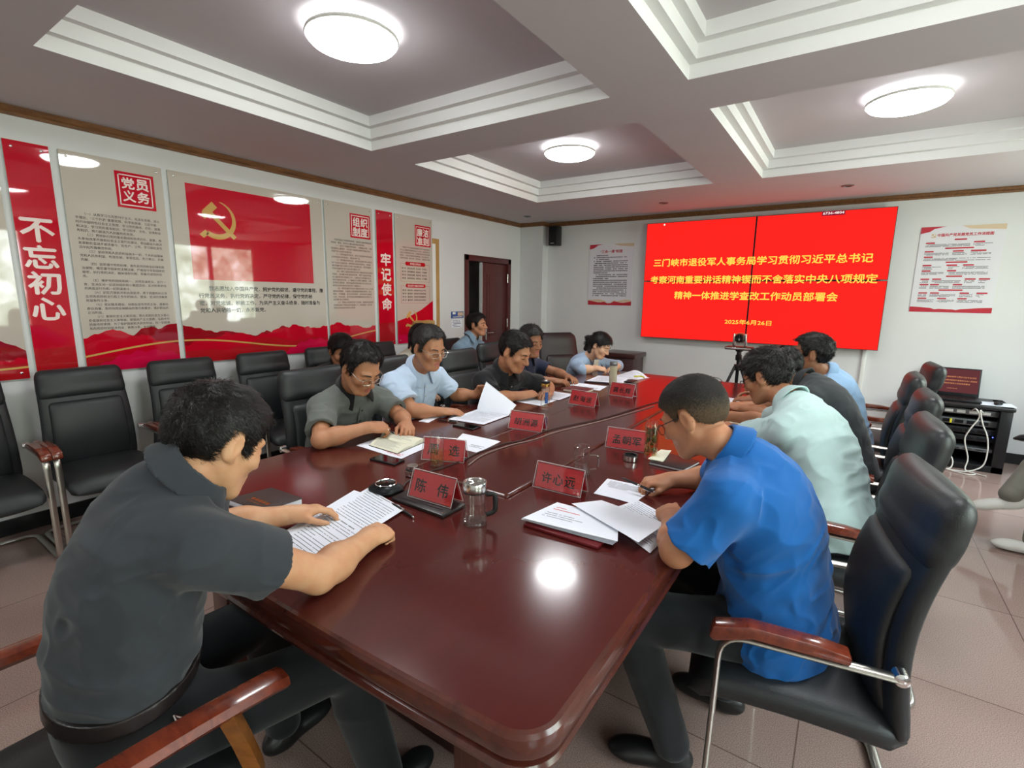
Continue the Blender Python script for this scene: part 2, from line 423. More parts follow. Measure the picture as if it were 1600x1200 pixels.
for i, (y0, y1) in enumerate(WINDOWS):
    mb = MB(); f = .06
    for a, b_ in ((y0, y0 + f), (y1 - f, y1), ((y0 + y1) / 2 - .04, (y0 + y1) / 2 + .04)): mb.bb(XR + .05, XR + .12, a, b_, WZ0, WZ1, .008)
    mb.bb(XR + .05, XR + .12, y0, y1, WZ0, WZ0 + f, .008); mb.bb(XR + .05, XR + .12, y0, y1, WZ1 - f, WZ1, .008)
    w = struct('window_%d' % (i + 1), mb, M['white_pl'])
    MB().bb(XR + .08, XR + .085, y0 + .02, y1 - .02, WZ0 + .02, WZ1 - .02).build('pane', M['pane'], w, smooth=False)
    for (a, b_) in ((y0 - .12, y0 + .3), (y1 - .3, y1 + .12)):
        mb = MB(); n = 40; vs = []
        for k in range(n + 1):
            t = k / n; y = a + (b_ - a) * t
            for z, s in ((.12, 1.0), (WZ1 + .07, .75)):
                vs.append((XR - .07 + .022 * s * math.sin(t * 34), y, z))
        mb.add(vs, [(2 * k, 2 * k + 2, 2 * k + 3, 2 * k + 1) for k in range(n)])
        c = mb.build('window_curtain', M['curtain'], angle=180)
        sm = c.modifiers.new('thickness', 'SOLIDIFY'); sm.thickness = .004
        tag(c, 'white curtain at the %s edge of the right wall window %s' % ('near' if a < y0 else 'far', ('behind the camera', 'beside the camera', 'at the far end')[i]), 'curtain', 'white window curtains')

# coffered ceiling
CX = [(-3.08, -1.19), (-.785, 1.08)]; CY = [(-1.53, .33), (.78, 2.635), (3.075, 4.985)]
def rect_ring(mb, o, zo, i, zi, mat):
    (a, b_, c, d), (e, f, g, h) = o, i
    P = [(a, c, zo), (b_, c, zo), (b_, d, zo), (a, d, zo)]; Q = [(e, g, zi), (f, g, zi), (f, h, zi), (e, h, zi)]
    for k in range(4): mb.quad(P[k], Q[k], Q[(k + 1) % 4], P[(k + 1) % 4], mat)
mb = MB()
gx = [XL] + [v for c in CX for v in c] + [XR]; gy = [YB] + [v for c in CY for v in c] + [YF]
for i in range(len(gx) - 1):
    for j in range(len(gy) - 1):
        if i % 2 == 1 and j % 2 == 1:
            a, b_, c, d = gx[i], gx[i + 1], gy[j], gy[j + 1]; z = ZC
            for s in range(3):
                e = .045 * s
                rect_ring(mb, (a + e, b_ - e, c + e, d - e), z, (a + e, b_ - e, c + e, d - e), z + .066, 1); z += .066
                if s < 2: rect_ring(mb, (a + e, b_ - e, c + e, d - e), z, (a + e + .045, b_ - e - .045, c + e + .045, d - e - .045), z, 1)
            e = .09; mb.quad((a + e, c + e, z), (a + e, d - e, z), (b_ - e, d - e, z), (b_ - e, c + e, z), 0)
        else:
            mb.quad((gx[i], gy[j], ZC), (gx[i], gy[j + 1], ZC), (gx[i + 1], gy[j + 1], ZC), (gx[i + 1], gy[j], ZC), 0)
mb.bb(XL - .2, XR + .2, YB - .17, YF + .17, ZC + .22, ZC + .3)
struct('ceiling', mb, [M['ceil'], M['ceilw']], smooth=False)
ZT = ZC + .198

# brown timber trim under the ceiling
def trim_run(name, pts):
    mb = MB(); prof = [(0, -.055), (.012, -.055), (.018, -.04), (.014, -.028), (.022, -.014), (.02, 0), (0, 0)]
    rows = []
    for i, p in enumerate(pts):
        p = Vector(p); d1 = (p - Vector(pts[i - 1])).normalized() if i else None; d2 = (Vector(pts[i + 1]) - p).normalized() if i < len(pts) - 1 else None
        n1 = Vector((d1.y, -d1.x, 0)) if d1 else None; n2 = Vector((d2.y, -d2.x, 0)) if d2 else None
        n = n1 if n2 is None else n2 if n1 is None else (n1 + n2) / (1 + n1.dot(n2))
        rows.append([p + n * a + Vector((0, 0, b_)) for a, b_ in prof])
    k = len(prof)
    mb.add([v for r in rows for v in r], [(i * k + j, i * k + j + 1, (i + 1) * k + j + 1, (i + 1) * k + j) for i in range(len(rows) - 1) for j in range(k - 1)])
    return struct(name, mb, M['trim'], angle=20)
trim_run('trim_1', [(XL, YB, ZC), (XL, 6.28, ZC), (-3.77, 6.28, ZC), (-3.77, YF, ZC), (XR, YF, ZC)])
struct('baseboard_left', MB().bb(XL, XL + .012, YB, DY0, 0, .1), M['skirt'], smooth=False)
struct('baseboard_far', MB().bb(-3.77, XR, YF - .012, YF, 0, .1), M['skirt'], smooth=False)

# doorway: frame, one closed leaf, one open side that looks into the corridor
mb = MB()
mb.bb(XL - .21, XL + .02, DY0, DY0 + .075, 0, DZ, .006); mb.bb(XL - .21, XL + .02, DY1 - .075, DY1, 0, DZ, .006); mb.bb(XL - .21, XL + .02, DY0, DY1, DZ - .075, DZ, .006)
dr = struct('door_1', mb, M['door_frame'])
mb = MB(); y0, y1, z1 = 5.395, DY1 - .08, DZ - .08
mb.bb(XL - .06, XL - .015, y0, y1, .01, z1, .004)
for a, b_ in ((.15, .8), (.95, z1 - .15)):
    mb.bb(XL - .016, XL - .006, y0 + .1, y1 - .1, a, b_, .005); mb.bb(XL - .008, XL + .0, y0 + .14, y1 - .14, a + .04, b_ - .04, .006)
mb.build('door_leaf', M['door'], dr)
MB().bb(XL - .062, XL - .012, y0 - .006, y0, .01, z1).build('leaf_edge', M['white_pl'], dr, smooth=False)
mb = MB(); mb.bb(XL - .016, XL + .004, y0 + .05, y0 + .09, .9, 1.08, .006); mb.tube([(XL, y0 + .07, 1.0), (XL + .045, y0 + .07, 1.0), (XL + .05, y0 + .085, 1.0), (XL + .05, y0 + .18, 1.0)], .008)
mb.build('door_handle', M['steel'], dr)
for z in (.3, 1.12, 1.75): MB().tube([(XL + .012, y1 + .003, z - .06), (XL + .012, y1 + .003, z + .06)], .009).build('hinge', M['steel'], dr)
mb = MB(); mb.bb(-6.3, -6.2, 4.2, 6.6, 0, 2.5); mb.bb(-6.3, XL - .2, 4.1, 4.2, 0, 2.5); mb.bb(-6.3, XL - .2, 6.6, 6.7, 0, 2.5); mb.bb(-6.3, XL - .2, 4.1, 6.7, 2.5, 2.6)
struct('wall_corridor', mb, M['wall'], smooth=False)
struct('door_2', MB().bb(-6.2, -6.16, 5.75, 6.5, 0, 2.0, .01), M['black'], smooth=False)

# ================================================================ ceiling lamps and downlights
def ceiling_lamp(x, y, label):
    t = thing('ceiling_lamp', (x, y, ZT), label, 'ceiling lamp', group='round ceiling lamps in the coffers')
    MB().lathe([(.0, 0), (.165, 0), (.165, -.02), (.19, -.024)], 48).build('base', M['white_pl'], t)
    MB().lathe([(.168, -.021), (.197, -.023), (.2, -.03), (.2, -.036)], 48).build('side_diffuser', M['lamp_side'], t)
    MB().lathe([(.2, -.034), (.213, -.037), (.216, -.046), (.213, -.054), (.2, -.056)], 48).build('rim', M['white_pl'], t)
    MB().lathe([(.207, -.045), (.206, -.056), (.195, -.07), (.16, -.083), (.1, -.092), (.05, -.095), (0, -.096)], 48).build('diffuser', M['lens_white'], t)
    return t
ceiling_lamp(-2.115, 1.716, 'big round white ceiling lamp in the coffer above the wall panels, nearest the camera')
ceiling_lamp(-2.12, 3.93, 'small-looking round white ceiling lamp in the far left coffer, nearest the door')
ceiling_lamp(.13, 4.02, 'round white ceiling lamp in the right coffer above the laptop rack')
for x, y, lb in ((-3.70, 5.75, 'small recessed downlight above the wall speaker in the corner'), (-1.87, 5.69, 'small recessed downlight over the left half of the video wall'), (-.17, 5.68, 'small recessed downlight over the right half of the video wall')):
    t = thing('downlight', (x, y, ZC), lb, 'downlight', group='recessed downlights by the far wall')
    MB().lathe([(.05, 0), (.05, -.006), (.034, -.008), (.03, -.001)], 28).build('ring', M['grey_metal'], t)
    MB().lathe([(.032, -.0015), (.0, -.002)], 20).build('bulb', M['black'], t)
tag(ceiling_lamp(.15, 1.7, 'added unseen round ceiling lamp in the coffer above the blue shirted man'))  # out of view, added as extra room light
tag(ceiling_lamp(-2.12, -.6, 'added unseen round ceiling lamp in the coffer behind the camera'))  # unseen lamp put in for more light in the room

# ================================================================ printed acrylic panels on the left wall
PX = XL + .018
PO, PU, PV = (PX, 0, 0), (0, 1, 0), (0, 0, 1)
EMW = (lambda b: b[1] - b[0])(glyphs('国' * 20)[2]) / 20
def ridge(y, seed, lo, hi, f):
    v = 0
    for k, a in ((1.0, .5), (2.3, .3), (5.7, .14), (19, .06)):
        p = y * f * k + seed * 7.13 + k; i = math.floor(p); q = p - i
        h = lambda n: (math.sin(n * 127.1 + seed * 311.7 + k * 17) * 43758.5453) % 1
        v += a * (h(i) * (1 - q) + h(i + 1) * q)
    return lo + (hi - lo) * v
def landscape(mb, y0, y1, z0):
    """printed strip of red hills with a gold ribbon along the foot of the panel"""
    for k, (fn, mat) in enumerate(((lambda y: ridge(y, 1, 1.05, 1.36, 2.2), 4), (lambda y: ridge(y, 2, 1.0, 1.28, 2.9), 2), (lambda y: ridge(y, 3, .98, 1.18, 2.1), 3))):
        n = max(4, int((y1 - y0) / .02)); x = PX + .0004 * (k + 1)
        ys = [y0 + (y1 - y0) * i / n for i in range(n + 1)]
        mb.add([(x, y, z0) for y in ys] + [(x, y, fn(y)) for y in ys], [(i, i + 1, n + 2 + i, n + 1 + i) for i in range(n)], mat)
    n = 24; ys = [y0 + (y1 - y0) * i / n for i in range(n + 1)]; x = PX + .0017
    g = lambda y: 1.075 + .055 * math.sin(y * 3.1 + 2.6)
    mb.add([(x, y, g(y)) for y in ys] + [(x, y, g(y) + .012) for y in ys], [(i, i + 1, n + 2 + i, n + 1 + i) for i in range(n)], 5)
    ys = [y0 + (y1 - y0) * i / 40 for i in range(41)]; x = PX + .0021
    h = lambda y: max(z0, .93 + .15 * max(0, math.sin(y * 4.6 + 1.2)) ** .6 + .01 * math.sin(y * 60))
    mb.add([(x, y, z0) for y in ys] + [(x, y, h(y)) for y in ys], [(i, i + 1, 42 + i, 41 + i) for i in range(40)], 6)
BM = [M['board_edge'], M['board_grey'], M['board_red'], M['board_red3'], M['board_red2'], M['board_gold'], M['board_pink'], M['board_ink'], M['board_white']]
def panel(y0, y1, label, base, hills=True, z0=.96, z1=2.352):
    mb = MB(); mb.bb(XL + .004, PX - .0002, y0, y1, z0, z1, .0015, 1, 0)
    mb.quad((PX, y0, z0), (PX, y1, z0), (PX, y1, z1), (PX, y0, z1), base)
    if hills: landscape(mb, y0, y1, z0)
    t = thing('wall_panel', (0, 0, 0), label, 'wall panel', group='red and grey acrylic wall panels')
    return mb, t, (y0, y1, z0, z1)
def finish(mb, t, b_):
    y0, y1, z0, z1 = b_
    mb.build('board', BM, t, smooth=False)
    for y in (y0 + .035, y1 - .035):
        for z in (z0 + .035, z1 - .035):
            MB().lathe([(.007, 0), (.007, .004), (.004, .006), (0, .006)], 12, M=Matrix.Translation((PX, y, z)) @ Matrix.Rotation(math.pi / 2, 4, 'Y')).build('screw', M['chrome'], t)
    c = Vector((PX, (y0 + y1) / 2, z0)); t.location = c
    for ch in t.children: ch.location = -c
def seal(mb, y0, y1, z0, z1, txt):
    x = PX + .0005; mb.quad((x, y0, z0), (x, y1, z0), (x, y1, z1), (x, y0, z1), 2)
    e, w = .016, .007; x += .0004
    for a, b_, c, d in ((y0 + e, y1 - e, z0 + e, z0 + e + w), (y0 + e, y1 - e, z1 - e - w, z1 - e), (y0 + e, y0 + e + w, z0 + e, z1 - e), (y1 - e - w, y1 - e, z0 + e, z1 - e)):
        mb.quad((x, a, c), (x, b_, c), (x, b_, d), (x, a, d), 8)
    s = (y1 - y0) / 2 - .042
    for k, ch in enumerate(txt):
        u = y0 + .036 + (k % 2) * (s + .012); v = z1 - .036 - s - (k // 2) * (s + .012)
        put_text(mb, ch, (x, 0, 0), PU, PV, box=(u, u + s, v, v + s), mat=8, offset=.03)
def body(mb, lines, u, v, size, pitch, mat=7, offset=.01, fit=None):
    for k, ln in enumerate(lines):
        q = 0
        while ln.startswith('　'): ln = ln[1:]; q += 1
        put_text(mb, ln, (PX + .0006, 0, 0), PU, PV, pos=(u + q * size, v - k * pitch), size=size / EMW, mat=mat, offset=offset, res=1)

# edge of a further panel at the left rim of the photo
mb, t, b_ = panel(.22, .815, 'grey panel at the left rim, left of the red strip with four white characters', 1); finish(mb, t, b_)
mb, t, b_ = panel(.85, 1.052, 'red upright strip reading 不忘初心 in white', 2, False)
mb.quad((PX + .0004, .85, .96), (PX + .0004, 1.052, .96), (PX + .0004, 1.052, 1.14), (PX + .0004, .85, 1.13), 3)
for k, ch in enumerate('不忘初心'): put_text(mb, ch, (PX + .0008, 0, 0), PU, PV, box=(.872, 1.024, 1.785 - k * .157, 1.918 - k * .157), mat=8, offset=.03)
finish(mb, t, b_)
mb, t, b_ = panel(1.096, 1.652, 'grey panel of small print with the square red seal 党员义务', 1)
seal(mb, 1.372, 1.597, 2.052, 2.284, '党员义务')
D1 = '''　　（一）认真学习马克思列宁主义、毛泽东思想、邓小
平理论、“三个代表”重要思想、科学发展观、习近平新
时代中国特色社会主义思想，学习党的路线、方针、政策
和决议，学习党的基本知识，学习科学、文化、法律和业
务知识，努力提高为人民服务的本领。
　　（二）贯彻执行党的基本路线和各项方针、政策，带
头参加改革开放和社会主义现代化建设，带动群众为经济
发展和社会进步艰苦奋斗，在生产、工作、学习和社会生
活中起先锋模范作用。
　　（三）坚持党和人民的利益高于一切，个人利益服从
党和人民的利益，吃苦在前，享受在后，克己奉公，多做
贡献。
　　（四）自觉遵守党的纪律，首先是党的政治纪律和政
治规矩，模范遵守国家的法律法规，严格保守党和国家的
秘密，执行党的决定，服从组织分配，积极完成党的任
务。
　　（五）维护党的团结和统一，对党忠诚老实，言行一
致，坚决反对一切派别组织和小集团活动，反对阳奉阴违
的两面派行为和一切阴谋诡计。
　　（六）切实开展批评和自我批评，勇于揭露和纠正违
反党的原则的言行和工作中的缺点、错误，坚决同消极腐
败现象作斗争。
　　（七）密切联系群众，向群众宣传党的主张，遇事同
群众商量，及时向党反映群众的意见和要求，维护群众的
正当利益。
　　（八）发扬社会主义新风尚，带头实践社会主义核心
价值观和社会主义荣辱观，提倡共产主义道德，弘扬中华
民族传统美德，为了保护国家和人民的利益，在一切困难
和危险的时刻挺身而出，英勇斗争，不怕牺牲。'''.split('\n')
body(mb, D1, 1.137, 1.975, .0187, .0262); finish(mb, t, b_)
mb, t, b_ = panel(1.69, 2.938, 'widest grey panel, with a red flag bearing a gold hammer and sickle above an oath', 1)
x = PX + .0005; mb.quad((x, 1.797, 1.59), (x, 2.816, 1.59), (x, 2.816, 2.285), (x, 1.797, 2.285), 2)
OATH = ['　　我志愿加入中国共产党，拥护党的纲领，遵守党的章程，履', '行党员义务，执行党的决定，严守党的纪律，保守党的秘', '密，对党忠诚，积极工作，为共产主义奋斗终身，随时准备为', '党和人民牺牲一切，永不叛党。']
body(mb, OATH, 1.822, 1.512, .0385, .0565, offset=.025)
def emblem(mb, O, U, V, cx, cy, s, mat):
    """hammer and sickle, s = half size"""
    O, U, V = Vector(O), Vector(U), Vector(V); Nn = U.cross(V); lay = [0]
    def poly(p): mb.add([O + Nn * lay[0] + U * (cx + a * s) + V * (cy + b_ * s) for a, b_ in p], [tuple(range(len(p)))], mat)
    def quadstrip(A, B):
        for i in range(len(A) - 1): poly([A[i], A[i + 1], B[i + 1], B[i]])
    A = []; B = []
    for i in range(25):
        a = math.radians(78 - i * (78 + 128) / 24)
        A.append((.96 * math.cos(a) - .02, .96 * math.sin(a)))
        w = .02 + .24 * math.sin(math.pi * min(1, (i / 24) * .62 + .02)) ** 1.0
        B.append(((.96 - w) * math.cos(a) - .02, (.96 - w) * math.sin(a)))
    quadstrip(A, B)
    poly([(-.62, -.52), (-.46, -.70), (-.72, -.95), (-.92, -.78)])                      # grip of the sickle
    lay[0] = .0003
    c, q = math.cos(math.radians(-45)), math.sin(math.radians(-45))
    R_ = lambda p: [(a * c - b_ * q, a * q + b_ * c) for a, b_ in p]
    poly(R_([(-.42, .12), (1.18, .12), (1.18, -.10), (-.42, -.10)]))                      # handle
    lay[0] = .0006
    poly(R_([(-.78, .48), (-.42, .48), (-.42, -.44), (-.62, -.44), (-.78, -.20)]))        # head
emblem(mb, (PX + .001, 0, 0), PU, PV, 2.005, 2.045, .15, 5); finish(mb, t, b_)
mb, t, b_ = panel(2.966, 3.522, 'grey panel of small print with the square red seal 组织制度', 1)
seal(mb, 3.246, 3.493, 2.045, 2.275, '组织制度')
D2 = '''　　党是根据自己的纲领和章程，按照民主集中制组织起
来的统一整体。党的民主集中制的基本原则是：
　　（一）党员个人服从党的组织，少数服从多数，下级
组织服从上级组织，全党各个组织和全体党员服从党的
全国代表大会和中央委员会。
　　（二）党的各级领导机关，除它们派出的代表机关和
在非党组织中的党组外，都由选举产生。
　　（三）党的最高领导机关，是党的全国代表大会和它
所产生的中央委员会。党的地方各级领导机关，是党的
地方各级代表大会和它们所产生的委员会。党的各级委
员会向同级的代表大会负责并报告工作。
　　（四）党的上级组织要经常听取下级组织和党员群众
的意见，及时解决他们提出的问题。党的下级组织既要
向上级组织请示和报告工作，又要独立负责地解决自己
职责范围内的问题。上下级组织之间要互通情报、互相
支持和互相监督。党的各级组织要按规定实行党务公开，
使党员对党内事务有更多的了解和参与。
　　（五）党的各级委员会实行集体领导和个人分工负责
相结合的制度。凡属重大问题都要按照集体领导、民主
集中、个别酝酿、会议决定的原则，由党的委员会集体
讨论，作出决定；委员会成员要根据集体的决定和分工，
切实履行自己的职责。
　　（六）党禁止任何形式的个人崇拜。要保证党的领导
人的活动处于党和人民的监督之下，同时维护一切代表
党和人民利益的领导人的威信。'''.split('\n')
body(mb, D2, 3.02, 2.0, .0192, .0268); finish(mb, t, b_)
mb, t, b_ = panel(3.571, 3.794, 'narrow red upright strip reading 牢记使命 in white', 2, False)
for k, ch in enumerate('牢记使命'): put_text(mb, ch, (PX + .0008, 0, 0), PU, PV, box=(3.622, 3.752, 1.80 - k * .155, 1.925 - k * .155), mat=8, offset=.03)
mb.quad((PX + .0004, 3.571, .96), (PX + .0004, 3.794, .96), (PX + .0004, 3.794, 1.2), (PX + .0004, 3.571, 1.2), 3)
finish(mb, t, b_)
mb, t, b_ = panel(3.83, 4.397, 'grey panel with the square red seal 廉洁准则, last before the wooden frame', 1, False)
seal(mb, 4.119, 4.37, 2.044, 2.271, '廉洁准则')
D3 = ['　　中国共产党全体党员和各级党员领导干部必须坚定', '共产主义理想和中国特色社会主义信念，必须坚持全心', '全意为人民服务根本宗旨，必须继承发扬党的优良传统', '和作风，必须自觉培养高尚道德情操，努力弘扬中华', '民族传统美德，廉洁自律，接受监督，永葆党的先进性。']
body(mb, D3, 3.89, 2.005, .0192, .0285)
for zz, ttl, arts in ((1.84, '党员廉洁自律规范', ['第一条　坚持公私分明，先公后私，克己奉公。', '第二条　坚持崇廉拒腐，清白做人，干净做事。', '第三条　坚持尚俭戒奢，艰苦朴素，勤俭节约。', '第四条　坚持吃苦在前，享受在后，甘于奉献。']),
                      (1.60, '党员领导干部廉洁自律规范', ['第五条　廉洁从政，自觉保持人民公仆本色。', '第六条　廉洁用权，自觉维护人民根本利益。', '第七条　廉洁修身，自觉提升思想道德境界。', '第八条　廉洁齐家，自觉带头树立良好家风。'])):
    for a, b_2, c, d in ((3.895, 4.345, zz - .195, zz - .193), (3.895, 3.898, zz - .195, zz), (4.342, 4.345, zz - .195, zz), (3.895, 4.345, zz - .002, zz)):
        mb.quad((PX + .0005, a, c), (PX + .0005, b_2, c), (PX + .0005, b_2, d), (PX + .0005, a, d), 3)
    o = rrect(.31, .042, .018, 5, 4.12, zz); mb.add([(PX + .0008, a, b_2) for a, b_2 in o], [tuple(range(len(o)))], 3)
    put_text(mb, ttl, (PX + .0012, 0, 0), PU, PV, box=(4.12 - .0105 * len(ttl), 4.12 + .0105 * len(ttl), zz - .012, zz + .012), mat=8)
    body(mb, arts, 3.915, zz - .058, .019, .036, offset=.02)
x = PX + .0005
mb.add([(x, 3.83, .96), (x, 4.397, .96), (x, 4.397, 1.435), (x, 4.2, 1.33), (x, 4.0, 1.255), (x, 3.83, 1.21)], [(0, 1, 2, 3, 4, 5)], 2)
mb.add([(x + .0004, 3.83, .96), (x + .0004, 4.397, .96), (x + .0004, 4.397, 1.09), (x + .0004, 4.1, 1.05), (x + .0004, 3.83, 1.06)], [(0, 1, 2, 3, 4)], 6)
emblem(mb, (x + .0008, 0, 0), PU, PV, 4.04, 1.235, .1, 5); finish(mb, t, b_)

# tan framed white board behind the last panel, wooden chair, notices
t = thing('white_board', (XL, 4.2, 1.55), 'tan framed white board mostly hidden behind the last grey panel', 'board')
mb = MB(); mb.bb(0, .003, -.3, .33, -.55, .605); mb.build('board_face', M['white_pl'], t, smooth=False)
mb = MB(); mb.bb(0, .0036, .27, .33, -.6, .545); mb.bb(0, .0036, -.3, .33, .545, .605); mb.build('frame', M['tan_wood'], t, smooth=False)
t = thing('wooden_chair', (-3.90, 4.22, 0), 'light wooden chair standing against the last wall panel', 'chair', rotz=0)
mb = MB(); mb.bb(-.2, .2, -.2, .2, .43, .46, .01); mb.build('seat', M['tan_wood'], t)
mb = MB(); pts = smooth_path([(-.22, -.17, 1.17), (-.25, 0, 1.18), (-.22, .17, 1.17)], 6)
mb.tube(pts, .034, 8, flat=.5, up=(1, 0, 0)); mb.build('top_rail', M['tan_wood'], t)
for k in range(5): MB().tube([(-.18, -.14 + .07 * k, .46), (-.23, -.14 + .07 * k, 1.15)], .009, 6).build('spindle', M['tan_wood'], t)
for sx in (-.17, .17):
    for sy in (-.17, .17): MB().tube([(sx, sy, .44), (sx * 1.1, sy * 1.1, 0)], .018, 8).build('leg', M['tan_wood'], t)
mb = MB(); mb.bb(0, .003, 0, .245, 0, .085, mat=0); mb.quad((.0034, 0, 0), (.0034, .245, 0), (.0034, .245, .085), (.0034, 0, .085), 1)
mb.quad((.0038, .13, .03), (.0038, .235, .03), (.0038, .235, .075), (.0038, .13, .075), 2); mb.quad((.0038, .03, .05), (.0038, .09, .05), (.0038, .09, .078), (.0038, .03, .078), 3)
print_rows(mb, (.0038, 0, 0), PU, PV, .01, .23, .022, 1, .02, .012, 3, random.Random(4))
tag(mb.build('wall_notice', [M['white_pl'], M['blue_print'], M['poster_tan'], M['white_pl']], smooth=False, loc=(XL, 4.735, 1.215)), 'small blue notice with a pale yellow patch, beside the door', 'notice')
mb = MB(); mb.bb(0, .002, 0, .2, 0, .1)
print_rows(mb, (.0024, 0, 0), PU, PV, .015, .185, .09, 5, .018, .009, 1, random.Random(5))
tag(mb.build('paper_notice', [M['paper'], M['poster_ink']], smooth=False, loc=(XL, 4.75, 1.098)), 'white paper sheet of faint print below the blue notice', 'notice')

# ================================================================ far wall: speaker, posters, video wall, conduit
t = thing('wall_speaker', (-3.6, YF, 2.345), 'small black loudspeaker fixed high on the wall by the corner column', 'speaker')
MB().bb(-.068, .068, -.17, -.03, -.13, .135, .01).build('cabinet', M['black'], t)
MB().bb(-.058, .058, -.176, -.168, -.12, .125, .003).build('grille', M['dark_metal'], t)
MB().bb(-.025, .025, -.032, 0, -.04, .04).build('bracket', M['dark_metal'], t, smooth=False)
MB().bb(-.028, .028, -.178, -.175, -.105, -.098).build('badge', M['steel'], t, smooth=False)
FU, FV = (1, 0, 0), (0, 0, 1)
def wob(n, a, s): return [a * math.sin(k * 1.7 + s) + a * .6 * math.sin(k * 4.1 + s * 2) for k in range(n)]
PM = [M['poster'], M['poster_red'], M['poster_tan'], M['poster_ink'], M['board_gold']]
YP = YF - .006
mb = MB(); mb.bb(-3.095, -2.463, YP, YF, 1.40, 2.212)
mb.add([(-3.095, YP - .0004, 2.212), (-3.095, YP - .0004, 2.15), (-3.03, YP - .0004, 2.165), (-2.98, YP - .0004, 2.2), (-2.9, YP - .0004, 2.212)], [(0, 1, 2, 3, 4)], 1)
mb.add([(-2.463, YP - .0004, 2.212), (-2.75, YP - .0004, 2.212), (-2.66, YP - .0004, 2.185), (-2.463, YP - .0004, 2.17)], [(0, 1, 2, 3)], 2)
put_text(mb, '“三会一课”制度', (0, YP - .0008, 0), FU, FV, box=(-2.94, -2.62, 2.095, 2.135), mat=1, offset=.025)
print_rows(mb, (0, YP - .0006, 0), FU, FV, -3.03, -2.52, 2.07, 22, .0255, .013, 3, random.Random(8), .019)
n = 14; xs = [-3.095 + .632 * k / (n - 1) for k in range(n)]; w = [1.447 + .012 * math.cos(k * .9) - (.03 if 6 <= k <= 7 else 0) for k in range(n)]
mb.add([(x_, YP - .0004, 1.40) for x_ in xs] + [(x_, YP - .0004, z) for x_, z in zip(xs, w)], [(k, k + 1, n + k + 1, n + k) for k in range(n - 1)], 1)
w2 = [z + .012 + max(0, .03 * math.sin(k * .8 - 1)) for k, z in enumerate(w)]
mb.add([(x_, YP - .0003, 1.44) for x_ in xs] + [(x_, YP - .0003, z) for x_, z in zip(xs, w2)], [(k, k + 1, n + k + 1, n + k) for k in range(n - 1)], 2)
tag(mb.build('wall_poster', PM, smooth=False), 'white poster of small print, left of the red video wall', 'poster', 'white posters on the far wall')
mb = MB(); x0, x1, z0, z1 = .462, 1.072, 1.408, 2.222; mb.bb(x0, x1, YP, YF, z0, z1)
mb.add([(x0, YP - .0004, z1), (x0, YP - .0004, z1 - .062), (x0 + .07, YP - .0004, z1 - .045), (x0 + .1, YP - .0004, z1 - .02), (x0 + .19, YP - .0004, z1)], [(0, 1, 2, 3, 4)], 1)
mb.add([(x1, YP - .0004, z1), (x0 + .3, YP - .0004, z1), (x0 + .36, YP - .0004, z1 - .03), (x1, YP - .0004, z1 - .05)], [(0, 1, 2, 3)], 2)
put_text(mb, '中国共产党发展党员工作流程图', (0, YP - .0008, 0), FU, FV, box=(x0 + .13, x0 + .53, z1 - .095, z1 - .066), mat=1, offset=.03)
emblem(mb, (0, YP - .0008, 0), FU, FV, x0 + .1, z1 - .083, .02, 4)
rg = random.Random(3); z = z1 - .125
for row, pills in enumerate(([(.26, .09)], [(.05, .07), (.4, .08)], [(.2, .21)], [(.05, .07), (.26, .08), (.39, .11)], [(.05, .07)], [(.22, .16)], [(.05, .07), (.23, .08), (.35, .08)], [(.05, .07), (.24, .07)], [(.24, .12)], [(.05, .07), (.14, .07), (.38, .08), (.48, .08)], [(.05, .07), (.13, .07), (.3, .07)], [(.2, .18)], [(.05, .07), (.14, .07), (.36, .07), (.48, .08)], [(.05, .07), (.2, .07), (.35, .07)])):
    for u, wd in pills:
        o = rrect(wd, .0135, .006, 3, x0 + u + wd / 2, z); mb.add([(a, YP - .0008, b_) for a, b_ in o], [tuple(range(len(o)))], 1)
    if len(pills) > 1 or row in (4,):
        for i, (u, wd) in enumerate(pills):
            e = (pills[i + 1][0] if i + 1 < len(pills) else .56) - .02
            print_rows(mb, (0, YP - .0006, 0), FU, FV, x0 + u, x0 + max(u + .05, e), z - .012, 3, .0095, .0055, 3, rg, .008)
        z -= .052
    else: z -= .028
n = 20; xs = [x0 + (x1 - x0) * k / (n - 1) for k in range(n)]; w = [z0 + .05 - .02 * math.sin(k / (n - 1) * math.pi) ** 2 - (.008 if k in (6, 11) else 0) for k in range(n)]
mb.add([(x_, YP - .0009, z0) for x_ in xs] + [(x_, YP - .0009, z_) for x_, z_ in zip(xs, w)], [(k, k + 1, n + k + 1, n + k) for k in range(n - 1)], 1)
tag(mb.build('wall_poster', PM, smooth=False), 'white flow chart poster with many small red bars, right of the video wall', 'poster', 'white posters on the far wall')

# video wall of four screens
VX0, VX1, VZ0, VZ1, VY = -2.262, .25, 1.005, 2.422, 6.3
t = thing('video_wall', ((VX0 + VX1) / 2, YF, VZ0), 'large bright red video wall of four joined screens with gold Chinese title', 'screen')
to = Vector(t.location); xm, zm = (VX0 + VX1) / 2, (VZ0 + VZ1) / 2
def lp(x, y, z): return (x - to.x, y - to.y, z - to.z)
TXT = [('三门峡市退役军人事务局学习贯彻习近平总书记', -2.144, .105, 1.893, 1.985), ('考察河南重要讲话精神锲而不舍落实中央八项规定', -2.17, .165, 1.685, 1.777), ('精神一体推进学查改工作动员部署会', -1.86, -.155, 1.497, 1.59), ('2025年6月26日', -1.245, -.752, 1.215, 1.272)]
tx = MB()
for s, a, b_, c, d in TXT: put_text(tx, s, (0, VY - .0035, 0), FU, FV, box=(a, b_, c, d), mat=0, offset=.022 if len(s) > 12 else .016, res=3)
put_text(tx, '6736-4804', (0, VY - .0045, 0), FU, FV, box=(-.375, -.19, 2.388, 2.412), mat=1, offset=.02)
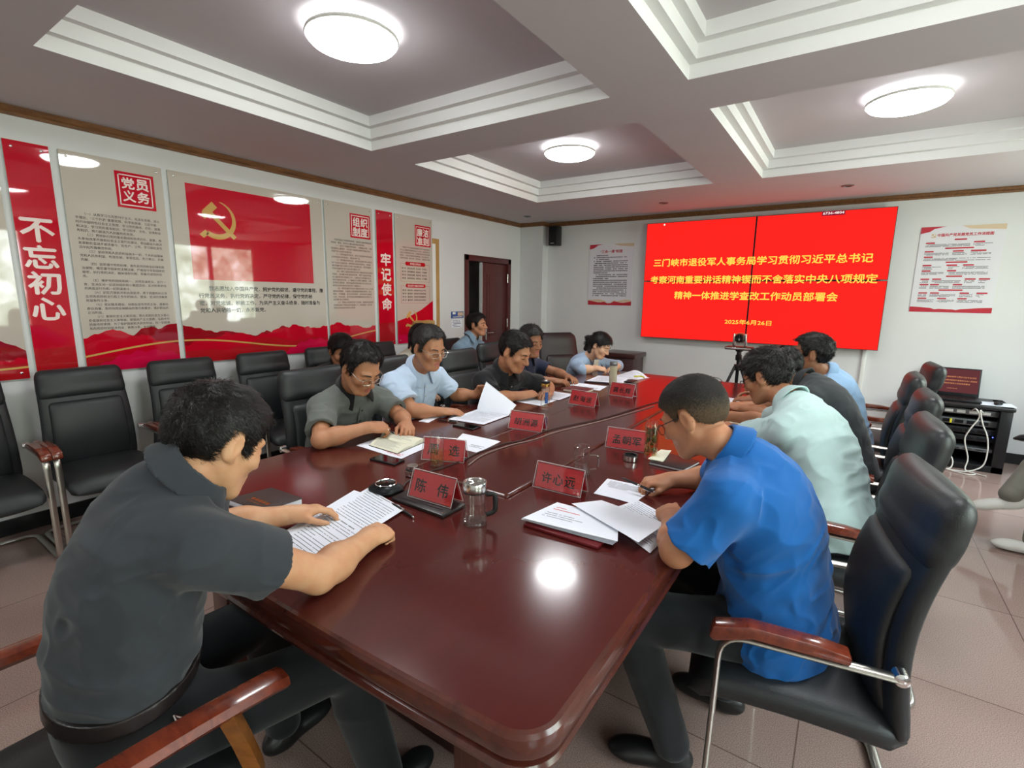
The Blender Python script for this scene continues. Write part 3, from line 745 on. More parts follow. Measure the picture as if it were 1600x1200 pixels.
o = rrect(.205, .046, .004, 2, -.282, 2.398); tx.add([(a, VY - .0038, b_) for a, b_ in o], [tuple(range(len(o)))], 2)
o = rrect(.022, .022, .0109, 4, -2.04, 2.395); tx.add([(a, VY - .0038, b_) for a, b_ in o], [tuple(range(len(o)))], 1)
for i in range(2):
    for j in range(2):
        x0, x1 = (VX0, xm - .0035) if i == 0 else (xm + .0035, VX1); z0, z1 = (VZ0, zm - .0035) if j == 0 else (zm + .0035, VZ1)
        c = MB().bb(x0, x1, VY + .004, VY + .07, z0, z1).build('screen', M['black'], t, smooth=False, loc=-to)
        MB().bb(x0 + .005, x1 - .005, VY, VY + .006, z0 + .005, z1 - .005).build('display', M['screen_red'], c, smooth=False)
tx.build('title', [M['screen_gold'], M['screen_white'], M['screen_dark']], t, smooth=False, loc=-to)
MB().bb(VX0 + .08, VX1 - .08, VY + .07, YF, VZ0 + .08, VZ1 - .08).build('mount', M['dark_metal'], t, smooth=False, loc=-to)
tag(MB().bb(.128, .165, YF - .02, YF, .1, 1.3, .003).build('cable_conduit', M['white_pl']), 'white upright cable conduit below the right end of the video wall', 'conduit')
# ================================================================ conference table
TX0, TX1, TY0, TY1, TZ = -2.14, -.345, .605, 4.80, .76
def table_outline(inset):
    x0, x1, y0, y1 = TX0 + inset, TX1 - inset, TY0 + inset, TY1 - inset; r = max(.01, .085 - inset)
    P = []
    for (cx, cy, a0) in ((x1 - r, y1 - r, 0), (x0 + r, y1 - r, 90), (x0 + r, y0 + r, 180), (x1 - r, y0 + r, 270)):
        for k in range(9): a = math.radians(a0 + 90 * k / 8); P.append((cx + r * math.cos(a), cy + r * math.sin(a)))
        if a0 == 180:
            for k in range(1, 16): P.append((x0 + r + (x1 - x0 - 2 * r) * k / 16, y0))
    xc, hw = (TX0 + TX1) / 2, (TX1 - TX0) / 2
    return [(x, y - .03 * max(0, 1 - ((x - xc) / hw) ** 2) * (1 if y < 2 else 0)) for x, y in P]
def table_loft(mb, prof, cap_top=True, mat_top=0, mat=1):
    rows = [[(x, y, z) for x, y in table_outline(i)] for i, z in prof]; n = len(rows[0])
    mb.add([v for r in rows for v in r], [(i * n + (k + 1) % n, i * n + k, (i + 1) * n + k, (i + 1) * n + (k + 1) % n) for i in range(len(rows) - 1) for k in range(n)], mat)
    if cap_top: mb.add(rows[0], [tuple(range(n))], mat_top)
tb = thing('conference_table', ((TX0 + TX1) / 2, (TY0 + TY1) / 2, 0), 'long polished dark red mahogany conference table down the middle of the room', 'table')
tl = -Vector(tb.location)
mb = MB(); table_loft(mb, [(.016, TZ), (.007, TZ - .002), (.001, TZ - .009), (0, TZ - .018), (0, TZ - .045), (.004, TZ - .052), (.014, TZ - .056), (.014, TZ - .062), (.006, TZ - .066), (.001, TZ - .074), (.004, TZ - .084), (.018, TZ - .09), (.05, TZ - .092), (.5, TZ - .092)])
mb.build('tabletop', [M['mahog'], M['mahog_edge']], tb, loc=tl, angle=30)
mb = MB(); cxm = (TX0 + TX1) / 2
prof = [(.012, .010), (.004, .0085), (.0, .004), (.0, -.001)]; P = []
for i, z in prof: P.append([(x, y, TZ + z) for x, y in rrect(.52 - 2 * i, 3.1 - 2 * i, .02 - i * .5, 4, cxm, 2.98)])
n = len(P[0]); mb.add([v for r in P for v in r], [(i * n + (k + 1) % n, i * n + k, (i + 1) * n + k, (i + 1) * n + (k + 1) % n) for i in range(3) for k in range(n)], 1)
mb.add(P[0], [tuple(range(n))], 0)
mb.build('centre_inlay', [M['mahog'], M['mahog_edge']], tb, loc=tl, angle=50)
mb = MB(); mb.bb(TX0 + .16, TX1 - .16, .8, TY1 - .2, .60, TZ - .09, .004); mb.build('apron', M['mahog_body'], tb, loc=tl)
mb = MB(); mb.bb(TX0 + .42, TX1 - .42, 1.08, TY1 - .4, .02, .62)
for a, b_ in ((-1.62, -1.28), (-1.2, -.86)):
    mb.bb(a, b_, 1.062, 1.085, .12, .56, .006); mb.bb(a + .05, b_ - .05, 1.05, 1.07, .17, .51, .008)
mb.bb(TX0 + .40, TX1 - .40, 1.06, TY1 - .38, 0, .09, .008)
mb.build('base_panel', M['mahog_body'], tb, loc=tl)
for a in (TX0 + .2, TX1 - .36):
    for y in (.80, TY1 - .40):
        mb = MB(); mb.bb(a, a + .16, y, y + .2, 0, .64, .006); mb.bb(a + .03, a + .13, y - .008, y + .01, .12, .56, .006); mb.bb(a - .008, a + .168, y - .008, y + .208, 0, .08, .006)
        mb.build('pedestal', M['mahog_edge'], tb, loc=tl)

# ================================================================ chairs (local +x is the front)
def sec_loft(rows, n=28, e=2.6):
    """closed loft of superellipse sections: (centre, lateral half width, depth half, depth direction)"""
    vs, fs = [], []
    for c, w, t, dv in rows:
        for k in range(n):
            a = 2 * math.pi * k / n; ca, sa = math.cos(a), math.sin(a)
            y = w * math.copysign(abs(ca) ** (2 / e), ca); q = t * math.copysign(abs(sa) ** (2 / e), sa)
            vs.append(Vector(c) + Vector((0, y, 0)) + Vector(dv) * q)
    m = len(rows)
    for i in range(m - 1):
        for k in range(n):
            k2 = (k + 1) % n; fs.append((i * n + k, i * n + k2, (i + 1) * n + k2, (i + 1) * n + k))
    fs.append(tuple(range(n - 1, -1, -1))); fs.append(tuple((m - 1) * n + k for k in range(n)))
    return vs, fs
def back_curve(z):
    """x of the middle plane of the backrest at height z"""
    t = (z - .42) / .63
    return -.225 + .03 * math.sin(math.pi * min(1, t * 1.2)) - .055 * t * t
def back_slab(z0, z1, w0, w1, t, fwd, rnd, n=18, bulge=0.0):
    rows = []
    for i in range(n + 1):
        s = i / n; z = z0 + (z1 - z0) * s
        e = min(1, min(s, 1 - s) * (z1 - z0) / rnd); k = math.sqrt(max(0, 1 - (1 - e) ** 2)) if e < 1 else 1
        dz = .01; dx = (back_curve(z + dz) - back_curve(z - dz)) / (2 * dz); d = Vector((1, 0, -dx)).normalized()
        w = w0 + (w1 - w0) * s
        rows.append((Vector((back_curve(z), 0, z)) + d * (fwd + bulge * math.sin(math.pi * s)), (w - rnd * .55) + rnd * .55 * k if k < 1 else w, max(.004, t * (.25 + .75 * k)), d))
    return sec_loft(rows)
def make_chair(name, label, cat, group):
    t = thing(name, (0, 0, 0), label, cat, group=group)
    mb = MB(); vs, fs = back_slab(.40, 1.03, .252, .222, .040, 0, .06); mb.add(vs, fs); mb.build('backrest', M['leather'], t, angle=60)
    mb = MB(); vs, fs = back_slab(.45, .855, .205, .19, .03, .024, .03, bulge=.012); mb.add(vs, fs); mb.build('back_pad', M['leather'], t, angle=60)
    mb = MB(); vs, fs = back_slab(.865, 1.055, .232, .222, .058, .006, .055); mb.add(vs, fs); mb.build('head_pad', M['leather'], t, angle=60)
    mb = MB(); rows = []
    for i in range(15):
        s = i / 14; x = -.24 + .52 * s; z = .415 + .012 * math.sin(math.pi * s) - (.03 * max(0, (s - .8) / .2) ** 2)
        e = min(1, min(s, 1 - s) * .52 / .05); k = math.sqrt(1 - (1 - e) ** 2)
        rows.append((Vector((x, 0, z)), .225 + .025 * k, .012 + .043 * k, Vector((0, 0, 1))))
    vs, fs = sec_loft(rows, 28, 3.2); mb.add(vs, fs); mb.build('seat', M['leather'], t, angle=60)
    for s in (1, -1):
        y = .275 * s
        pts = fillet([(-.19, y, .618), (.205, y, .618), (.215, y, .012), (-.3, y, .012), (-.3, 0, .012)], .07, 7)
        MB().tube(pts, .0165, 12, flat=.52, up=(0, 0, 1)).build('frame', M['nickel'], t)
        mb = MB(); o = [(-.085, .631), (.13, .633), (.222, .60), (.235, .612), (.226, .645), (.14, .667), (-.02, .664), (-.085, .655)]
        M_ = Matrix(((1, 0, 0, 0), (0, 0, 1, 0), (0, 1, 0, 0), (0, 0, 0, 1)))
        bm = bmesh.new(); vv = [bm.verts.new((a, y - .024, b_)) for a, b_ in o]; f_ = bm.faces.new(vv)
        r_ = bmesh.ops.extrude_face_region(bm, geom=[f_]); bmesh.ops.translate(bm, vec=(0, .048, 0), verts=[v for v in r_['geom'] if isinstance(v, bmesh.types.BMVert)])
        bmesh.ops.recalc_face_normals(bm, faces=list(bm.faces)); bmesh.ops.bevel(bm, geom=list(bm.edges), offset=.006, segments=2, profile=.5, affect='EDGES')
        bm.verts.index_update(); mb.add([tuple(v.co) for v in bm.verts], [tuple(v.index for v in f.verts) for f in bm.faces]); bm.free()
        mb.build('armrest', M['arm_wood'], t)
        MB().tube([(-.19, y - .018 * s, .622), (-.19, y + .012 * s, .622), (-.19, y + .016 * s, .622)], [.017, .017, .01], 14).build('bolt', M['chrome'], t)
    return t
def dup(root, loc, rotz, label=None, group=None, scale=1.0):
    r = root.copy(); COL.objects.link(r); r.location = loc; r.rotation_euler = (0, 0, rotz); r.scale = (scale,) * 3
    if label: r['label'] = label
    if group: r['group'] = group
    for ch in list(root.children):
        c = ch.copy(); COL.objects.link(c); c.parent = r
        for g in ch.children:
            d = g.copy(); COL.objects.link(d); d.parent = c
    return r
GW, GL, GR = 'black leather chairs along the panelled wall', 'black leather chairs on the left of the table', 'black leather chairs on the right of the table'
ch0 = make_chair('conference_chair', 'black leather chair under the bright blue shirt, nearest on the right', 'chair', GR)
ch0.location = (-.045, 1.62, 0); ch0.rotation_euler.z = math.radians(190)
for x, y, a, lb in ((.03, 2.43, 183, 'black leather chair under the man in the pale mint shirt, second of the right row'), (.09, 3.2, 180, 'black leather chair under the man in the dark shirt, third of the right row'),
                    (.10, 3.98, 178, 'black leather chair under the man in profile before the video wall'), (.27, 4.72, 184, 'empty black leather chair at the far end of the right row, by the laptop rack')):
    dup(ch0, (x, y, 0), math.radians(a), lb, GR)
for y, lb in ((.44, 'empty black leather chair by the wall at the left rim of the photo'), (1.015, 'empty black leather wall chair below the panel with seal 党员义务'), (1.59, 'empty black leather wall chair half hidden behind the head of the man in dark grey'),
              (2.2, 'empty black leather wall chair just left of the bowed person in black'), (2.8, 'black leather wall chair under the person in black with bowed head'), (3.4, 'black leather wall chair under the person in the cream top'), (4.22, 'black leather wall chair under the man in pale blue by the door')):
    dup(ch0, (-3.73 if y < 4 else -3.50, y, 0), math.radians(random.Random(int(y * 100)).uniform(-1.5, 1.5)), lb, GW, .965)
for x, y, a, lb in ((-2.42, 1.79, 1, 'black leather chair under the man in the grey polo shirt'), (-2.5, 2.44, 0, 'black leather chair under the bespectacled man in light blue'),
                    (-2.44, 3.16, -2, 'black leather chair under the man in the black polo shirt'), (-2.6, 3.86, 0, 'black leather chair under the man in the navy top')):
    dup(ch0, (x, y, 0), math.radians(a), lb, GL)

# taller executive chair of the woman
t = thing('executive_chair', (-2.6, 4.98, 0), 'tall dark brown leather chair behind the woman in the blue cardigan', 'chair', rotz=math.radians(-32))
mb = MB(); vs, fs = back_slab(.42, 1.09, .27, .245, .05, -.02, .11); mb.add(vs, fs); mb.build('backrest', M['leather_soft'], t, angle=60)
mb = MB(); vs, fs = back_slab(.46, .83, .2, .19, .03, .03, .05); mb.add(vs, fs); mb.build('back_pad', M['leather_soft'], t, angle=60)
mb = MB(); mb.bb(-.24, .28, -.26, .26, .36, .47, .045, 4); mb.build('seat', M['leather_soft'], t, angle=60)
for s in (1, -1):
    MB().tube(fillet([(-.2, .3 * s, .5), (-.2, .3 * s, .64), (.2, .3 * s, .64), (.22, .3 * s, .4)], .06), .026, 10, flat=.7).build('armrest', M['arm_wood'], t)
MB().tube([(0, 0, .38), (0, 0, .1)], .03, 14).build('pillar', M['chrome'], t)
for k in range(5):
    a = k * 2 * math.pi / 5; l = MB().tube([(0, 0, .12), (.28 * math.cos(a), .28 * math.sin(a), .07)], [.026, .016], 8).build('leg', M['arm_wood'], t)
    MB().lathe([(0, -.028), (.02, -.028), (.026, 0), (.02, .02), (0, .022)], 12, c=(.28 * math.cos(a), .28 * math.sin(a), .03)).build('castor', M['black'], l)

# wooden armchair of the man in dark grey (front faces +y)
t = thing('wooden_armchair', (-1.26, .22, 0), 'wooden armchair with dark leather seat under the man in the dark grey shirt', 'chair', rotz=math.radians(90))
mb = MB(); mb.bb(-.25, .27, -.25, .25, .38, .47, .035, 4); mb.build('seat', M['leather'], t, angle=60)
mb = MB(); vs, fs = back_slab(.46, 1.0, .23, .22, .04, -.06, .06); mb.add(vs, fs); mb.build('backrest', M['leather'], t, angle=60)
for s in (1, -1):
    y = .272 * s
    pts = [(-.33, y, .66), (-.15, y, .662), (.1, y, .655), (.26, y, .642), (.315, y, .634)]
    mb = MB(); mb.tube(smooth_path(pts, 5), .035, 8, flat=.55, up=(0, 0, 1)); mb.build('armrest', M['arm_wood'], t, angle=30)
    mb = MB()
    vs = []; path = smooth_path([(.19, y, .645), (.225, y, .52), (.24, y, .42), (.22, y, .2), (.235, y, 0)], 5)
    mb.tube(path, .034, 4, flat=.62, up=(1, 0, 0)); mb.build('leg', M['arm_wood_light'], t, angle=20)
    mb = MB(); mb.tube(smooth_path([(-.27, y, 1.0), (-.28, y, .66), (-.22, y, .42), (-.3, y, 0)], 5), .026, 6, flat=.8, up=(1, 0, 0)); mb.build('leg', M['arm_wood_light'], t, angle=20)
    MB().bb(-.25, .23, y - .012, y + .012, .36, .42, .004).build('seat_rail', M['arm_wood_light'], t)

# office chair of the visitor at the right rim
t = thing('office_chair', (1.55, 4.35, 0), 'dark office chair at the right rim, only one arm pad in view', 'chair', rotz=math.radians(184))
MB().bb(-.25, .26, -.25, .25, .40, .49, .04, 4).build('seat', M['dark_metal'], t, angle=60)
mb = MB(); vs, fs = back_slab(.5, 1.0, .23, .2, .035, -.06, .08); mb.add(vs, fs); mb.build('backrest', M['black'], t, angle=60)
for s in (1, -1):
    MB().tube(smooth_path([(-.12, .29 * s, .64), (0, .29 * s, .655), (.2, .29 * s, .655), (.36, .29 * s, .645), (.54, .29 * s, .60)], 5), [.03] * 12 + [.04] * 8 + [.012], 10, flat=.55, up=(0, 0, 1)).build('armrest', M['dark_metal'], t)
    MB().tube([(0, .29 * s, .64), (0, .26 * s, .42)], .02, 8).build('arm_post', M['black'], t)
MB().tube([(0, 0, .42), (0, 0, .1)], .028, 12).build('pillar', M['chrome'], t)
for k in range(5):
    a = k * 2 * math.pi / 5 + .3; l = MB().tube([(0, 0, .11), (.29 * math.cos(a), .29 * math.sin(a), .07)], [.026, .016], 8).build('leg', M['black'], t)
    MB().lathe([(0, -.028), (.02, -.028), (.026, 0), (.02, .02), (0, .022)], 12, c=(.29 * math.cos(a), .29 * math.sin(a), .03)).build('castor', M['black'], l)

# ================================================================ equipment rack with laptop, far cabinet, camera on tripod
RX0, RX1, RY0, RY1, RH = .73, 1.25, 5.93, 6.40, .60
t = thing('equipment_rack', ((RX0 + RX1) / 2, (RY0 + RY1) / 2, 0), 'black open equipment rack with cables at the right of the far wall', 'rack')
o_ = -Vector(t.location); w_ = .045
mb = MB(); mb.bb(RX0, RX0 + w_, RY0, RY1, 0, RH, .004); mb.bb(RX1 - w_ * 1.8, RX1, RY0, RY1, 0, RH, .004); mb.bb(RX0, RX1, RY1 - .01, RY1, 0, RH); mb.bb(RX0, RX1, RY0, RY1, 0, .06, .004)
mb.build('case', M['black'], t, loc=o_)
mb = MB(); mb.bb(RX0 - .01, RX1 + .01, RY0 - .015, RY1 + .005, RH - .03, RH, .006); mb.build('top', M['black'], t, loc=o_)
rg = random.Random(2)
for k, (z, h, mt) in enumerate(((.50, .05, 'grey_metal'), (.40, .055, 'grey_metal'), (.33, .05, 'black'), (.26, .05, 'black'), (.17, .03, 'grey_metal'))):
    u = MB().bb(RX0 + w_, RX1 - w_ * 1.8, RY0 + .05 + .02 * (k % 2), RY1 - .05, z, z + h, .003).build('rack_unit', M[mt], t, loc=o_)
    for j in range(4):
        a = RX0 + .07 + j * .085
        MB().bb(a, a + .06, RY0 + .043 + .02 * (k % 2), RY0 + .052 + .02 * (k % 2), z + .012, z + h - .012, .002).build('socket', M['white_pl' if k == 0 else 'dark_metal'], u)
MB().bb(RX0 + .115, RX0 + .13, RY0 + .03, RY0 + .05, .41, .45, .002).build('yellow_tag', M['yellow'], t, loc=o_)
MB().lathe([(.004, 0), (.004, .005), (0, .007)], 10, c=(RX1 - .10, RY0 + .02, .32)).build('status_light', M['led_blue'], t, loc=o_)
for k, pts in enumerate(([(.98, 5.95, .545), (1.0, 5.90, .57), (1.03, 5.90, .5), (.98, 5.89, .38), (.96, 5.89, .28), (1.0, 5.88, .12), (.99, 5.84, .02), (1.06, 5.8, .008), (1.12, 5.76, .008)],
                         [(1.06, 5.95, .53), (1.03, 5.90, .56), (1.06, 5.89, .44), (1.1, 5.88, .34), (1.12, 5.88, .2), (1.1, 5.86, .07), (1.0, 5.82, .012), (.9, 5.8, .01), (.8, 5.83, .008)],
                         [(.84, 5.95, .16), (.86, 5.89, .15), (.9, 5.87, .08), (.88, 5.83, .012), (.78, 5.8, .008), (.74, 5.78, .008)],
                         [(.8, 5.83, .012), (.92, 5.76, .008), (1.0, 5.73, .008), (1.05, 5.78, .008), (1.04, 5.84, .008)])):
    tag(MB().tube(smooth_path(pts, 6), .0055, 6).build('white_cable', M['cable_white']), ['white cable looping out of the upper rack down to the floor', 'white cable hanging from the rack past the blue light', 'short white cable from the lower rack down to the floor', 'white cable end lying on the floor before the rack'][k], 'cable', 'white cables at the rack')
t = thing('laptop', (.86, 6.16, RH), 'black laptop open on the rack, dim red slide on its screen', 'laptop', rotz=math.radians(-3))
MB().bb(-.2, .2, -.13, .13, .0, .02, .006).build('base', M['dark_metal'], t)
mb = MB()
for r in range(5):
    for c in range(13): mb.bb(-.17 + c * .026, -.149 + c * .026, -.04 + r * .026, -.019 + r * .026, .02, .022)
mb.build('keyboard', M['black'], t, smooth=False)
R_ = Matrix.Translation((0, .13, .02)) @ Matrix.Rotation(math.radians(-14), 4, 'X')
l = MB().bb(-.2, .2, 0, .01, 0, .27, .004, M=R_).build('lid', M['dark_metal'], t)
mb = MB(); mb.add([(-.188, -.001, .03), (.188, -.001, .03), (.188, -.001, .258), (-.188, -.001, .258)], [(0, 1, 2, 3)], 0, R_)
O_, U_, V_ = R_ @ Vector((0, -.002, 0)), R_.to_3x3() @ Vector((1, 0, 0)), R_.to_3x3() @ Vector((0, 0, 1))
for s, a, b_, c, d in TXT:
    q = lambda x: -.188 + .376 * (x - VX0) / (VX1 - VX0); p = lambda z: .03 + .228 * (z - VZ0) / (VZ1 - VZ0)
    put_text(mb, s, O_, U_, V_, box=(q(a), q(b_), p(c), p(d)), mat=1, offset=.022, res=1)
mb.build('display', [M['lap_red'], M['lap_gold']], l, smooth=False)
tag(MB().bb(1.04, 1.28, 6.0, 6.2, RH, RH + .002).build('paper_sheet', M['paper'], smooth=False), 'white paper under the mouse on the rack top', 'paper')
t = thing('computer_mouse', (1.17, 6.08, RH + .002), 'black computer mouse on white paper on the rack', 'mouse', rotz=math.radians(70))
mb = MB(); rows = []
for i in range(13):
    s = i / 12; k = math.sqrt(max(.02, 1 - (2 * s - 1) ** 2)); rows.append((Vector((-.055 + .11 * s, 0, .012 * k)), .03 * k, .018 * k, Vector((0, 0, 1))))
vs, fs = sec_loft(rows, 18, 2.2); mb.add([(v.x, v.y, max(0, v.z)) for v in vs], fs); mb.build('shell', M['black'], t, angle=70)
MB().tube([(.02, -.003, .03), (.02, .003, .03)], .006, 8).build('wheel', M['dark_metal'], t)

t = thing('low_cabinet', (-2.4, 6.2, 0), 'dark wood low cabinet against the far wall behind the woman', 'cabinet')
MB().bb(-.26, .16, -.17, .2, 0, .74, .006).build('body', M['cabinet'], t)
MB().bb(-.29, .19, -.2, .22, .74, .80, .012, 3).build('top', M['cabinet'], t)
for a in (-.25, -.04): d = MB().bb(a, a + .19, -.182, -.168, .06, .7, .006).build('door', M['cabinet'], t); MB().bb(a + .02, a + .17, -.19, -.18, .1, .66, .006).build('door_panel', M['cabinet'], d)

t = thing('camera_tripod', (-.9, 5.36, 0), 'black tripod behind the table end, holding the conference camera', 'tripod')
MB().tube([(0, 0, .45), (0, 0, .98)], .016, 12).build('column', M['dark_metal'], t)
mb = MB(); mb.lathe([(.0, 0), (.026, 0), (.03, .012), (.03, .05), (.022, .06), (.022, .085), (.036, .095), (.036, .108), (0, .108)], 20, c=(0, 0, .9)); mb.build('head', M['black'], t)
MB().tube([(0, -.02, .955), (.03, -.06, .93), (.055, -.12, .87)], [.007, .007, .011], 8).build('pan_handle', M['black'], t)
MB().lathe([(0, 0), (.035, 0), (.04, .03), (.035, .06), (0, .06)], 16, c=(0, 0, .80)).build('spider', M['black'], t)
for k in range(3):
    a = math.radians(100 + 120 * k); c, s = math.cos(a), math.sin(a)
    l = MB().tube([(.03 * c, .03 * s, .84), (.26 * c, .26 * s, .3)], .014, 8).build('leg', M['black'], t)
    MB().tube([(.25 * c, .25 * s, .33), (.38 * c, .38 * s, .01)], .01, 8).build('lower_leg', M['dark_metal'], l)
    MB().tube([(.012 * c, .012 * s, .58), (.15 * c, .15 * s, .56)], .005, 6).build('brace', M['black'], t)
t = thing('conference_camera', (-.9, 5.36, 1.008), 'silver and black round-lens conference camera on the tripod', 'camera')
MB().bb(-.125, .125, -.075, .075, 0, .03, .008).build('base', M['black'], t)
MB().bb(-.118, .118, -.079, -.07, .006, .024, .003).build('base_band', M['steel'], t)
for s in (-1, 1): MB().bb(.052 * s - .012, .052 * s + .012, -.035, .035, .03, .16, .01).build('side_arm', M['steel'], t)
mb = MB(); rows = [(0, -.045), (.03, -.045), (.045, -.03), (.05, 0), (.045, .03), (.03, .045), (0, .045)]
mb.lathe(rows, 28, M=Matrix.Translation((0, 0, .12)) @ Matrix.Rotation(math.pi / 2, 4, 'Y')); mb.build('body', M['steel'], t)
MB().lathe([(.0, .0), (.044, 0), (.044, .05), (.038, .062), (.03, .062), (.024, .05), (0, .046)], 28, M=Matrix.Translation((0, -.02, .12)) @ Matrix.Rotation(math.pi / 2, 4, 'X')).build('lens', M['black_gloss'], t)
tag(MB().tube(smooth_path([(-.84, 5.42, 1.03), (-.80, 5.44, .95), (-.83, 5.42, .86), (-.79, 5.43, .8), (-.84, 5.40, .7), (-.83, 5.42, .3), (-.7, 5.6, .01)], 6), .004, 6).build('camera_cable', M['black']), 'thin black cable hanging from the camera down the tripod', 'cable')
MB()
tag(MB().bb(-.80, -.772, 5.424, 5.43, .885, .925, .002).build('cable_tag', M['yellow']), 'small yellow tag on the cable beside the tripod', 'tag')
# ================================================================ people: bodies grown from smooth distance fields
class Field:
    def __init__(s, lo, hi, h):
        s.h = h; s.lo = np.array(lo, np.float32); n = np.ceil((np.array(hi) - np.array(lo)) / h).astype(int) + 1
        s.ax = [s.lo[i] + h * np.arange(n[i], dtype=np.float32) for i in range(3)]
        s.d = np.full(tuple(n), .06, np.float32)
    def region(s, lo, hi):
        out = []
        for i in range(3):
            a = int(max(0, math.floor((lo[i] - s.lo[i]) / s.h))); b = int(min(len(s.ax[i]), math.ceil((hi[i] - s.lo[i]) / s.h) + 1))
            if b <= a: return None
            out.append(slice(a, b))
        return tuple(out)
    def pts(s, R):
        return np.stack(np.meshgrid(s.ax[0][R[0]], s.ax[1][R[1]], s.ax[2][R[2]], indexing='ij'), -1)
    def put(s, fn, lo, hi, k=.02, mode='add'):
        m = k + 3 * s.h + .015
        R = s.region(np.array(lo) - m, np.array(hi) + m)
        if R is None: return
        b = fn(s.pts(R)).astype(np.float32); a = s.d[R]
        if mode == 'add':
            q = np.maximum(k - np.abs(a - b), 0) / max(k, 1e-6); s.d[R] = np.minimum(a, b) - q * q * k * .25
        else:
            b = -b; q = np.maximum(k - np.abs(a - b), 0) / max(k, 1e-6); s.d[R] = np.maximum(a, b) + q * q * k * .25
    def cap(s, a, b, r1, r2, k=.02, mode='add'):
        a = np.array(a, np.float32); b = np.array(b, np.float32); r = max(r1, r2)
        s.put(lambda P: cap_d(P, a, b, r1, r2), np.minimum(a, b) - r, np.maximum(a, b) + r, k, mode)
    def ell(s, c, A, rad, k=.02, mode='add'):
        c = np.array(c, np.float32); A = np.array(A, np.float32); rad = np.array(rad, np.float32); r = rad.max()
        s.put(lambda P: ell_d(P, c, A, rad), c - r, c + r, k, mode)
    def cut(s, p, n, soft=.004):
        """keep the half space where (x-p).n < 0"""
        p = np.array(p, np.float32); n = np.array(n, np.float32); n = n / np.linalg.norm(n)
        X, Y, Z = s.ax
        e = ((X - p[0]) * n[0])[:, None, None] + ((Y - p[1]) * n[1])[None, :, None] + ((Z - p[2]) * n[2])[None, None, :]
        s.d = np.maximum(s.d, e)
    def wrinkle(s, amp, fr, seed, A=None):
        m = np.abs(s.d) < .02; idx = np.nonzero(m)
        P = np.stack([s.ax[i][idx[i]] for i in range(3)], -1)
        if A is not None: P = P @ np.array(A, np.float32).T
        w = vnoise(P * .9 * min(fr), seed + 9); P = P + (w[:, None] - .5) * .05
        n = vnoise(P * np.array(fr, np.float32), seed); n = 1 - np.abs(2 * n - 1)
        s.d[idx] += (amp * (.40 - n)).astype(np.float32)
    def mesh(s): return nets(s.d, s.lo, s.h)

def cap_d(P, a, b, r1, r2):
    ba = b - a; pa = P - a; t = np.clip((pa @ ba) / max(1e-9, float(ba @ ba)), 0, 1)
    return np.linalg.norm(pa - t[..., None] * ba, axis=-1) - (r1 + (r2 - r1) * t)
def ell_d(P, c, A, rad):
    q = (P - c) @ A.T; k0 = np.linalg.norm(q / rad, axis=-1); k1 = np.linalg.norm(q / (rad * rad), axis=-1)
    return k0 * (k0 - 1) / np.maximum(k1, 1e-6)
def vnoise(P, seed):
    i = np.floor(P).astype(np.int64); f = P - i; f = f * f * (3 - 2 * f); out = 0
    for dx in (0, 1):
        for dy in (0, 1):
            for dz in (0, 1):
                h = (i[:, 0] + dx) * 374761393 + (i[:, 1] + dy) * 668265263 + (i[:, 2] + dz) * 2147483647 + seed * 974634761
                h = (h ^ (h >> 13)) * 1274126177; h = ((h ^ (h >> 16)) & 0xffff) / 65535.0
                w = (f[:, 0] if dx else 1 - f[:, 0]) * (f[:, 1] if dy else 1 - f[:, 1]) * (f[:, 2] if dz else 1 - f[:, 2])
                out = out + w * h
    return out
def nets(d, lo, h):
    """naive surface nets"""
    s = d < 0; n = d.shape
    c = np.zeros((n[0] - 1, n[1] - 1, n[2] - 1), np.int8); C8 = [(x, y, z) for x in (0, 1) for y in (0, 1) for z in (0, 1)]
    for x, y, z in C8: c += s[x:n[0] - 1 + x, y:n[1] - 1 + y, z:n[2] - 1 + z]
    act = np.nonzero((c > 0) & (c < 8)); na = len(act[0])
    vid = np.full(c.shape, -1, np.int32); vid[act] = np.arange(na, dtype=np.int32)
    dv = {k: d[act[0] + k[0], act[1] + k[1], act[2] + k[2]] for k in C8}
    pos = np.zeros((na, 3), np.float32); cnt = np.zeros(na, np.float32)
    for a in C8:
        for ax in range(3):
            if a[ax]: continue
            b = list(a); b[ax] = 1; b = tuple(b); m = (dv[a] < 0) != (dv[b] < 0)
            t = np.where(m, dv[a] / np.where(m, dv[a] - dv[b], 1), 0)
            for q in range(3): pos[:, q] += np.where(m, (a[q] + (t if q == ax else 0)), 0)
            cnt += m
    pos = (pos / cnt[:, None] + np.stack(act, -1)) * h + lo
    F = []
    for ax in range(3):
        u, v = (ax + 1) % 3, (ax + 2) % 3
        sl0 = [slice(1, n[i] - 1) for i in range(3)]; sl1 = list(sl0); sl0[ax] = slice(0, n[ax] - 1); sl1[ax] = slice(1, n[ax])
        A, B = s[tuple(sl0)], s[tuple(sl1)]; e = np.nonzero(A != B)
        if not len(e[0]): continue
        base = [e[i] + (1 if i != ax else 0) for i in range(3)]
        def g(du, dv_):
            i = list(base); i[u] = i[u] + du; i[v] = i[v] + dv_; return vid[tuple(i)]
        q = np.stack([g(-1, -1), g(0, -1), g(0, 0), g(-1, 0)], -1); flip = ~A[e]
        q[flip] = q[flip][:, ::-1]; F.append(q)
    return pos, np.concatenate(F)
